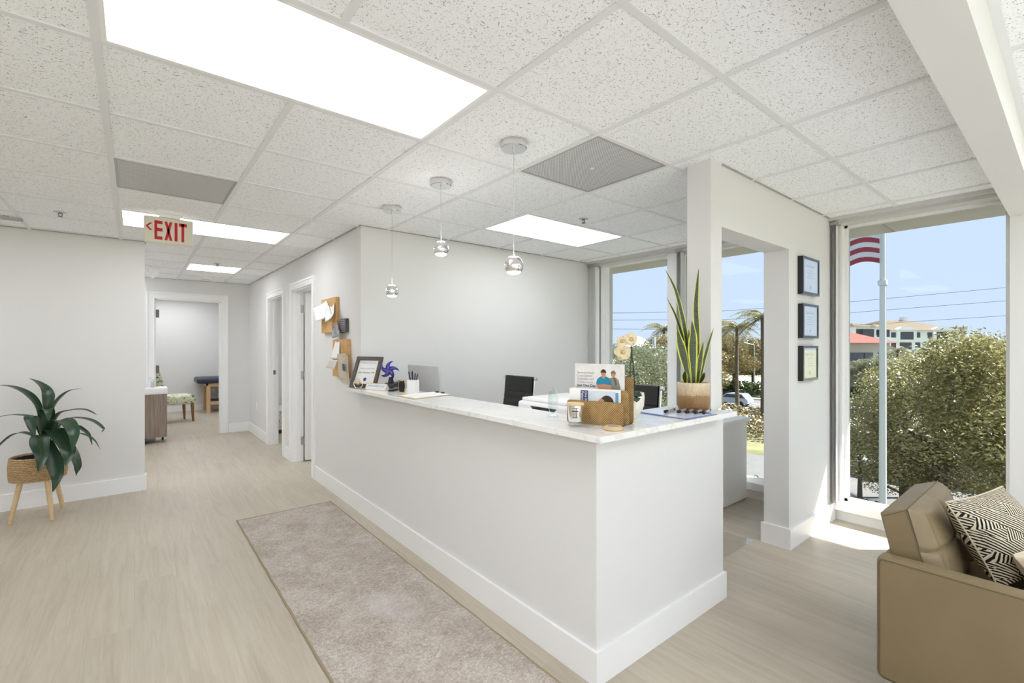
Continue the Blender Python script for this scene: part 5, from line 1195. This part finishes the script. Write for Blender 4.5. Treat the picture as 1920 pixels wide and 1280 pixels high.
place(oakA, 1985, 17.5, 2.3, 8.6, 1.1, 'olive tree partly hidden by the white window column')
place(oakB, 1700, 24.0, 1.0, 8.4, 0.2, 'olive tree behind the flagpole below the apartment building')
place(oakA, 1612, 23.5, -2.6, 8.6, 3.0, 'small bushy tree low between blind and flagpole', sc=.62)
place(oakB, 1690, 19.0, -1.9, 8.4, 4.0, 'low rounded tree just past the flagpole', sc=.66)
gl = 'grey-green tree in the dense row beyond the office window'
for k, (u, d, z) in enumerate(((1020, 30, 2.0), (1078, 27, 1.7), (1122, 32, 1.75), (1165, 28, 1.45), (1208, 31, 1.6))):
    place(oakC, u, d, z, 8.6, k * 1.3, gl, 'grey-green trees beyond the office window')
for k, (u, d, z) in enumerate(((1376, 78, 3.4), (1412, 84, 2.4), (1340, 74, 3.4), (1268, 52, 2.6), (1450, 80, 3.0))):
    place(oakD, u, d, z, 9.5, k * 2.1, 'brown-olive tree behind the palms across the street', 'brown-olive trees across the street', sc=1.5)
for k, (u, d, z) in enumerate(((1690, 70, .6), (1738, 78, .2), (1650, 62, .0), (1830, 90, 1.7), (1890, 80, 2.6), (1950, 84, 2.4))):
    place(oakC, u, d, z, 8.6, k * 1.1, 'distant grey-green tree in front of the apartment building', 'distant trees before the apartment building', sc=1.15)
# palms
def make_palm(label):
    rnd = random.Random(4); t = thing('palm_tree', (0, 0, 0), label, 'palm tree')
    MB().tube([(0, 0, 0), (.1, 0, 4), (.05, .05, 9.4)], [.24, .19, .15], 12).build('trunk', 'bark', t, smooth=60)
    m = MB()
    for k in range(24):
        a = k * 2.399; el = rnd.uniform(-.5, 1.15); L = rnd.uniform(2.3, 3.1); dr = Vector((math.cos(a), math.sin(a), 0))
        P = []
        for i in range(11):
            s = i / 10; P.append(Vector((.05, .05, 9.4)) + dr * (L * s * math.cos(el * (1 - s * .4))) + Vector((0, 0, L * (math.sin(el) * s - .75 * s * s))))
        m.tube(P, [.03 * (1 - i / 12) for i in range(11)], 4)
        sd = dr.cross(Vector((0, 0, 1)))
        for i in range(1, 11):
            for q in (-1, 1):
                for h in (0, .5):
                    if i == 10 and h: continue
                    p = P[i] if not h else P[i].lerp(P[min(i + 1, 10)], .5)
                    l = .75 * math.sin(PI * min(1, .2 + i / 12)) + .1
                    e = p + sd * q * l * .75 + dr * l * .35 + Vector((0, 0, -l * .45)); w_ = dr * .045
                    m._add([p - w_, p + w_, e], [(0, 1, 2)])
    m.build('fronds', 'palm', t); return t
pm = make_palm('x')
for k, (u, d, z, rot, l) in enumerate(((1431, 45, 4.3, .3, 'tallest palm tree across the street by the post edge'), (1383, 54, 3.7, 1.5, 'palm tree in the middle of the narrow window strip'), (1352, 60, 3.6, 2.2, 'palm tree half hidden by the white pillar'), (1246, 58, 3.6, .9, 'palm tuft showing above the trees by the office mullion'), (1684, 62, .8, .5, 'small dark palm beside the flagpole'))):
    place(pm, u, d, z + .4, 9.9, rot, l)
# hedges, shrubs
def hedge(x0, x1, y0, y1, h, n, ls, mat, name, label, seed):
    rnd = random.Random(seed); m = MB()
    for k in range(n):
        p = Vector((rnd.uniform(x0, x1), rnd.uniform(y0, y1), G0 + h * rnd.random() ** .5 * rnd.uniform(.85, 1.1)))
        u = Vector((rnd.gauss(0, 1), rnd.gauss(0, 1), rnd.gauss(0, .7))).normalized(); w = u.orthogonal().normalized(); l = ls * rnd.uniform(.6, 1.3)
        m._add([p - u * l * .5, p + w * l * .25, p + u * l * .5, p - w * l * .25], [(0, 1, 2, 3)])
    o = solo(m, name, mat, label, 'hedge', origin=((x0 + x1) / 2, (y0 + y1) / 2, G0)); return o
hedge(74.5, 78, -10, 75, 2.0, 14000, .6, 'hedge', 'clipped_hedge', 'long dark green hedge on the far side of the street', 1)
hedge(41, 52, 2, 42, 1.4, 14000, .42, 'tree_brown', 'shrub_row', 'pale brown shrub row on the near side of the street', 2)
hedge(22.0, 24.5, -8, 22, 1.3, 12000, .24, 'hedge', 'clipped_hedge', 'bright clipped hedge between parking lot and driveway', 3)
# cars
def car(u, d, paint, label, head=0.0):
    p = at(u, 648, d); t = thing('parked_car' if d < 50 else 'passing_car', (p.x, p.y, G0), label, 'car')
    L, W, = 4.7, 1.85
    X = Matrix.Translation((p.x, p.y, G0)) @ Matrix.Rotation(PI / 2 + head, 4, 'Z')
    body = [(-2.3, .35), (2.3, .35), (2.34, .70), (2.2, .92), (1.15, 1.02), (.45, 1.58), (-1.6, 1.62), (-2.2, 1.02), (-2.34, .8)]
    m = MB(); m.prism([X @ Vector((a, -W / 2, b)) for a, b in body], X.to_3x3() @ Vector((0, W, 0))); o = m.build('body', paint, t)
    b = o.modifiers.new('b', 'BEVEL'); b.width = .08; b.segments = 3
    m = MB()
    for q in (-1, 1): m.prism([X @ Vector((a, q * (W / 2 + .004), z)) for a, z in ((.95, 1.04), (.42, 1.48), (-1.5, 1.52), (-1.95, 1.06))], X.to_3x3() @ Vector((0, -q * .01, 0)))
    m.build('windows', 'win_dark', t)
    for a in (-1.45, 1.45):
        for q in (-1, 1): MB().tube([X @ Vector((a, q * (W / 2 - .2), .33)), X @ Vector((a, q * (W / 2 + .01), .33))], .33, 18).build('wheel', 'rubber', t, smooth=40)
car(1374, 62, 'car_silver', 'silver-blue car driving past in the narrow window strip')
car(1608, 47.5, 'car_white', 'white car on the street near the blind edge')
car(1690, 27.5, 'car_white', 'white car parked on the driveway under the trees', .2)
car(1800, 26.5, 'car_white', 'white car parked beneath the big olive tree', .1)
car(1612, 17.5, 'car_silver', 'dark windowed silver car in the parking lot below', 1.2)
# street light and posts
sl2 = at(1414, 648, 74); slt = thing('street_light', (sl2.x, sl2.y, G0), 'thin street light post between the two palms', 'street light')
MB().tube([(sl2.x, sl2.y, G0), (sl2.x, sl2.y, 1.6)], [.12, .08], 8).build('pole', 'pole_metal', slt)
MB().tube([(sl2.x, sl2.y, 1.55), (sl2.x - 1.2, sl2.y + 1.1, 1.9)], [.05, .12], 8).build('lamp_arm', 'pole_metal', slt)
up = at(1226, 648, 36); solo(MB().tube([(up.x, up.y, GZ - 1), (up.x, up.y, 2.1)], [.17, .13], 10), 'utility_pole', 'pole_metal', 'pale utility pole among the grey-green trees', 'utility pole')
# apartment building far away
def building(name, u0, u1, d, zb, ze, zr, label, wall, roof, rows, cols, over=.8, depth=14, wins=True):
    A, B = at(u0, 648, d), at(u1, 648, d); A.z = B.z = 0
    ex_, ey = (B - A).normalized(), Vector((SN, CS, 0)); ey = Vector((-ex_.y, ex_.x, 0)); W = (B - A).length
    t = thing(name, ((A + B) / 2 + Vector((0, 0, zb))), label, 'building')
    Xb = frame(A, ex_, ey)
    MB().box(0, W, 0, depth, zb, ze, X=Xb).build('walls', wall, t)
    r0 = [(-over, -over, ze), (W + over, -over, ze), (W + over, depth + over, ze), (-over, depth + over, ze)]
    i = min(depth * .48, W * .3); r1 = [(i, depth * .5 - .1, zr), (W - i, depth * .5 - .1, zr), (W - i, depth * .5 + .1, zr), (i, depth * .5 + .1, zr)]
    MB().hexa([Xb @ Vector(p) for p in r0], [Xb @ Vector(p) for p in r1]).build('roof', roof, t)
    if wins:
        fh = (ze - zb) / rows
        for r in range(rows):
            for c in range(cols):
                cx = W * (c + .5) / cols; z0 = zb + r * fh + .9; big = c % 3 == 1
                MB().box(cx - (1.9 if big else .8), cx + (1.9 if big else .8), -.06, .05, z0 - (.5 if big else 0), z0 + 1.7, X=Xb).build('window', 'win_dark', t)
    return t, Xb, W
ap, Xb, W = building('apartment_building', 1664, 1800, 150, GZ - 1, 6.4, 10.2, 'white apartment building with tan hip roof behind the trees', 'stucco', 'roof_tan', 4, 6, depth=24)
for cx in (W * .25, W * .75): MB().prism([Xb @ Vector((cx - 3.2, -.5, 3.0)), Xb @ Vector((cx + 3.2, -.5, 3.0)), Xb @ Vector((cx + 3.2, -.5, 6.6)), Xb @ Vector((cx + 1.6, -.5, 7.5)), Xb @ Vector((cx - 1.6, -.5, 7.5)), Xb @ Vector((cx - 3.2, -.5, 6.6))], Xb.to_3x3() @ Vector((0, 1.5, 0))).build('gable_bay', 'stucco', ap)
for cx in (W * .25, W * .75): MB().box(cx - 2.1, cx + 2.1, -.56, -.49, 3.4, 5.9, X=Xb).build('window', 'win_dark', ap)
MB().box(W * .62, W * .68, 11, 13, 9.4, 11.4, X=Xb).build('chimney', 'stucco', ap)
MB().box(W, W + 2.2, 1, 9, GZ - 1, 6.9, X=Xb).box(W - .3, W + 2.8, .6, 9.4, 6.9, 7.5, X=Xb).build('stair_tower', 'cream_stucco', ap)
building('red_roof_house', 1560, 1668, 78, GZ - 1, 1.9, 4.0, 'low cream building with red tiled roof behind the blind edge', 'cream_stucco', 'roof_red', 2, 4, depth=12)
building('white_tower_block', 1604, 1632, 120, GZ - 1, 6.4, 7.4, 'small white tower with tan cap beyond the red roof', 'stucco', 'roof_tan', 4, 2, depth=6)
building('white_tower_block', 1644, 1660, 138, GZ - 1, 7.0, 8.0, 'small white tower partly behind the flagpole', 'stucco', 'roof_tan', 4, 2, depth=6)
building('white_house', 1176, 1226, 95, GZ - 1, 1.2, 3.4, 'white house with pale gable peeking over the grey-green trees', 'stucco', 'stucco', 2, 3, depth=10)
building('long_low_building', 1340, 1450, 128, GZ - .9, -2.6, -2.0, 'long low building across the street behind the palms', 'cream_stucco', 'roof_tan', 1, 8, depth=12)
building('green_roof_building', 1808, 1900, 260, GZ - 1, 3.0, 6.0, 'distant low building on the horizon past the apartments', 'cream_stucco', 'roof_tan', 3, 8, depth=20)
# ------------------------------------------------------------------ light, sky, camera
sun = bpy.data.lights.new('sun', 'SUN'); sun.energy = 17.0; sun.angle = math.radians(0.6); sun.color = (1.0, 0.97, 0.935)
so = bpy.data.objects.new('sun', sun); COL.objects.link(so)
so.rotation_euler = Vector((1.0, -0.84, 1.2)).to_track_quat('Z', 'Y').to_euler()
wd_ = bpy.data.worlds.new('sky'); SC.world = wd_; wd_.use_nodes = True; nt = wd_.node_tree; nt.nodes.clear()
sky = nt.nodes.new('ShaderNodeTexSky'); sky.sky_type = 'HOSEK_WILKIE'; sky.turbidity = 3.0; sky.ground_albedo = 0.4
sky.sun_direction = Vector((1.0, -0.84, 1.2)).normalized()
mx = nt.nodes.new('ShaderNodeMix'); mx.data_type = 'RGBA'; mx.inputs[0].default_value = 0.82
nt.links.new(sky.outputs[0], mx.inputs[6]); mx.inputs[7].default_value = (0.65, 0.77, 1.0, 1)
bg = nt.nodes.new('ShaderNodeBackground'); bg.inputs[1].default_value = 1.42; wo = nt.nodes.new('ShaderNodeOutputWorld')
nt.links.new(mx.outputs[2], bg.inputs[0]); nt.links.new(bg.outputs[0], wo.inputs[0])
cam = bpy.data.cameras.new('camera'); co_ = bpy.data.objects.new('camera', cam); COL.objects.link(co_)
cam.sensor_fit = 'HORIZONTAL'; cam.sensor_width = 36; cam.lens = FPX / 1920 * 36; cam.shift_y = (VC - 640) / 1920; cam.clip_end = 2000; cam.clip_start = 0.05
co_.location = (0, 0, H); co_.rotation_euler = (PI / 2, 0, -YAW); SC.camera = co_
SC.view_settings.view_transform = 'Standard'; SC.view_settings.look = 'None'; SC.view_settings.gamma = 1.0; SC.view_settings.use_curve_mapping = False
SC.view_settings.exposure = 0.79
SC.cycles.use_denoising = True
SC.cycles.max_bounces = 10; SC.cycles.diffuse_bounces = 7; SC.cycles.transparent_max_bounces = 24; SC.cycles.sample_clamp_indirect = 6.0
SC.cycles.caustics_reflective = False; SC.cycles.caustics_refractive = False
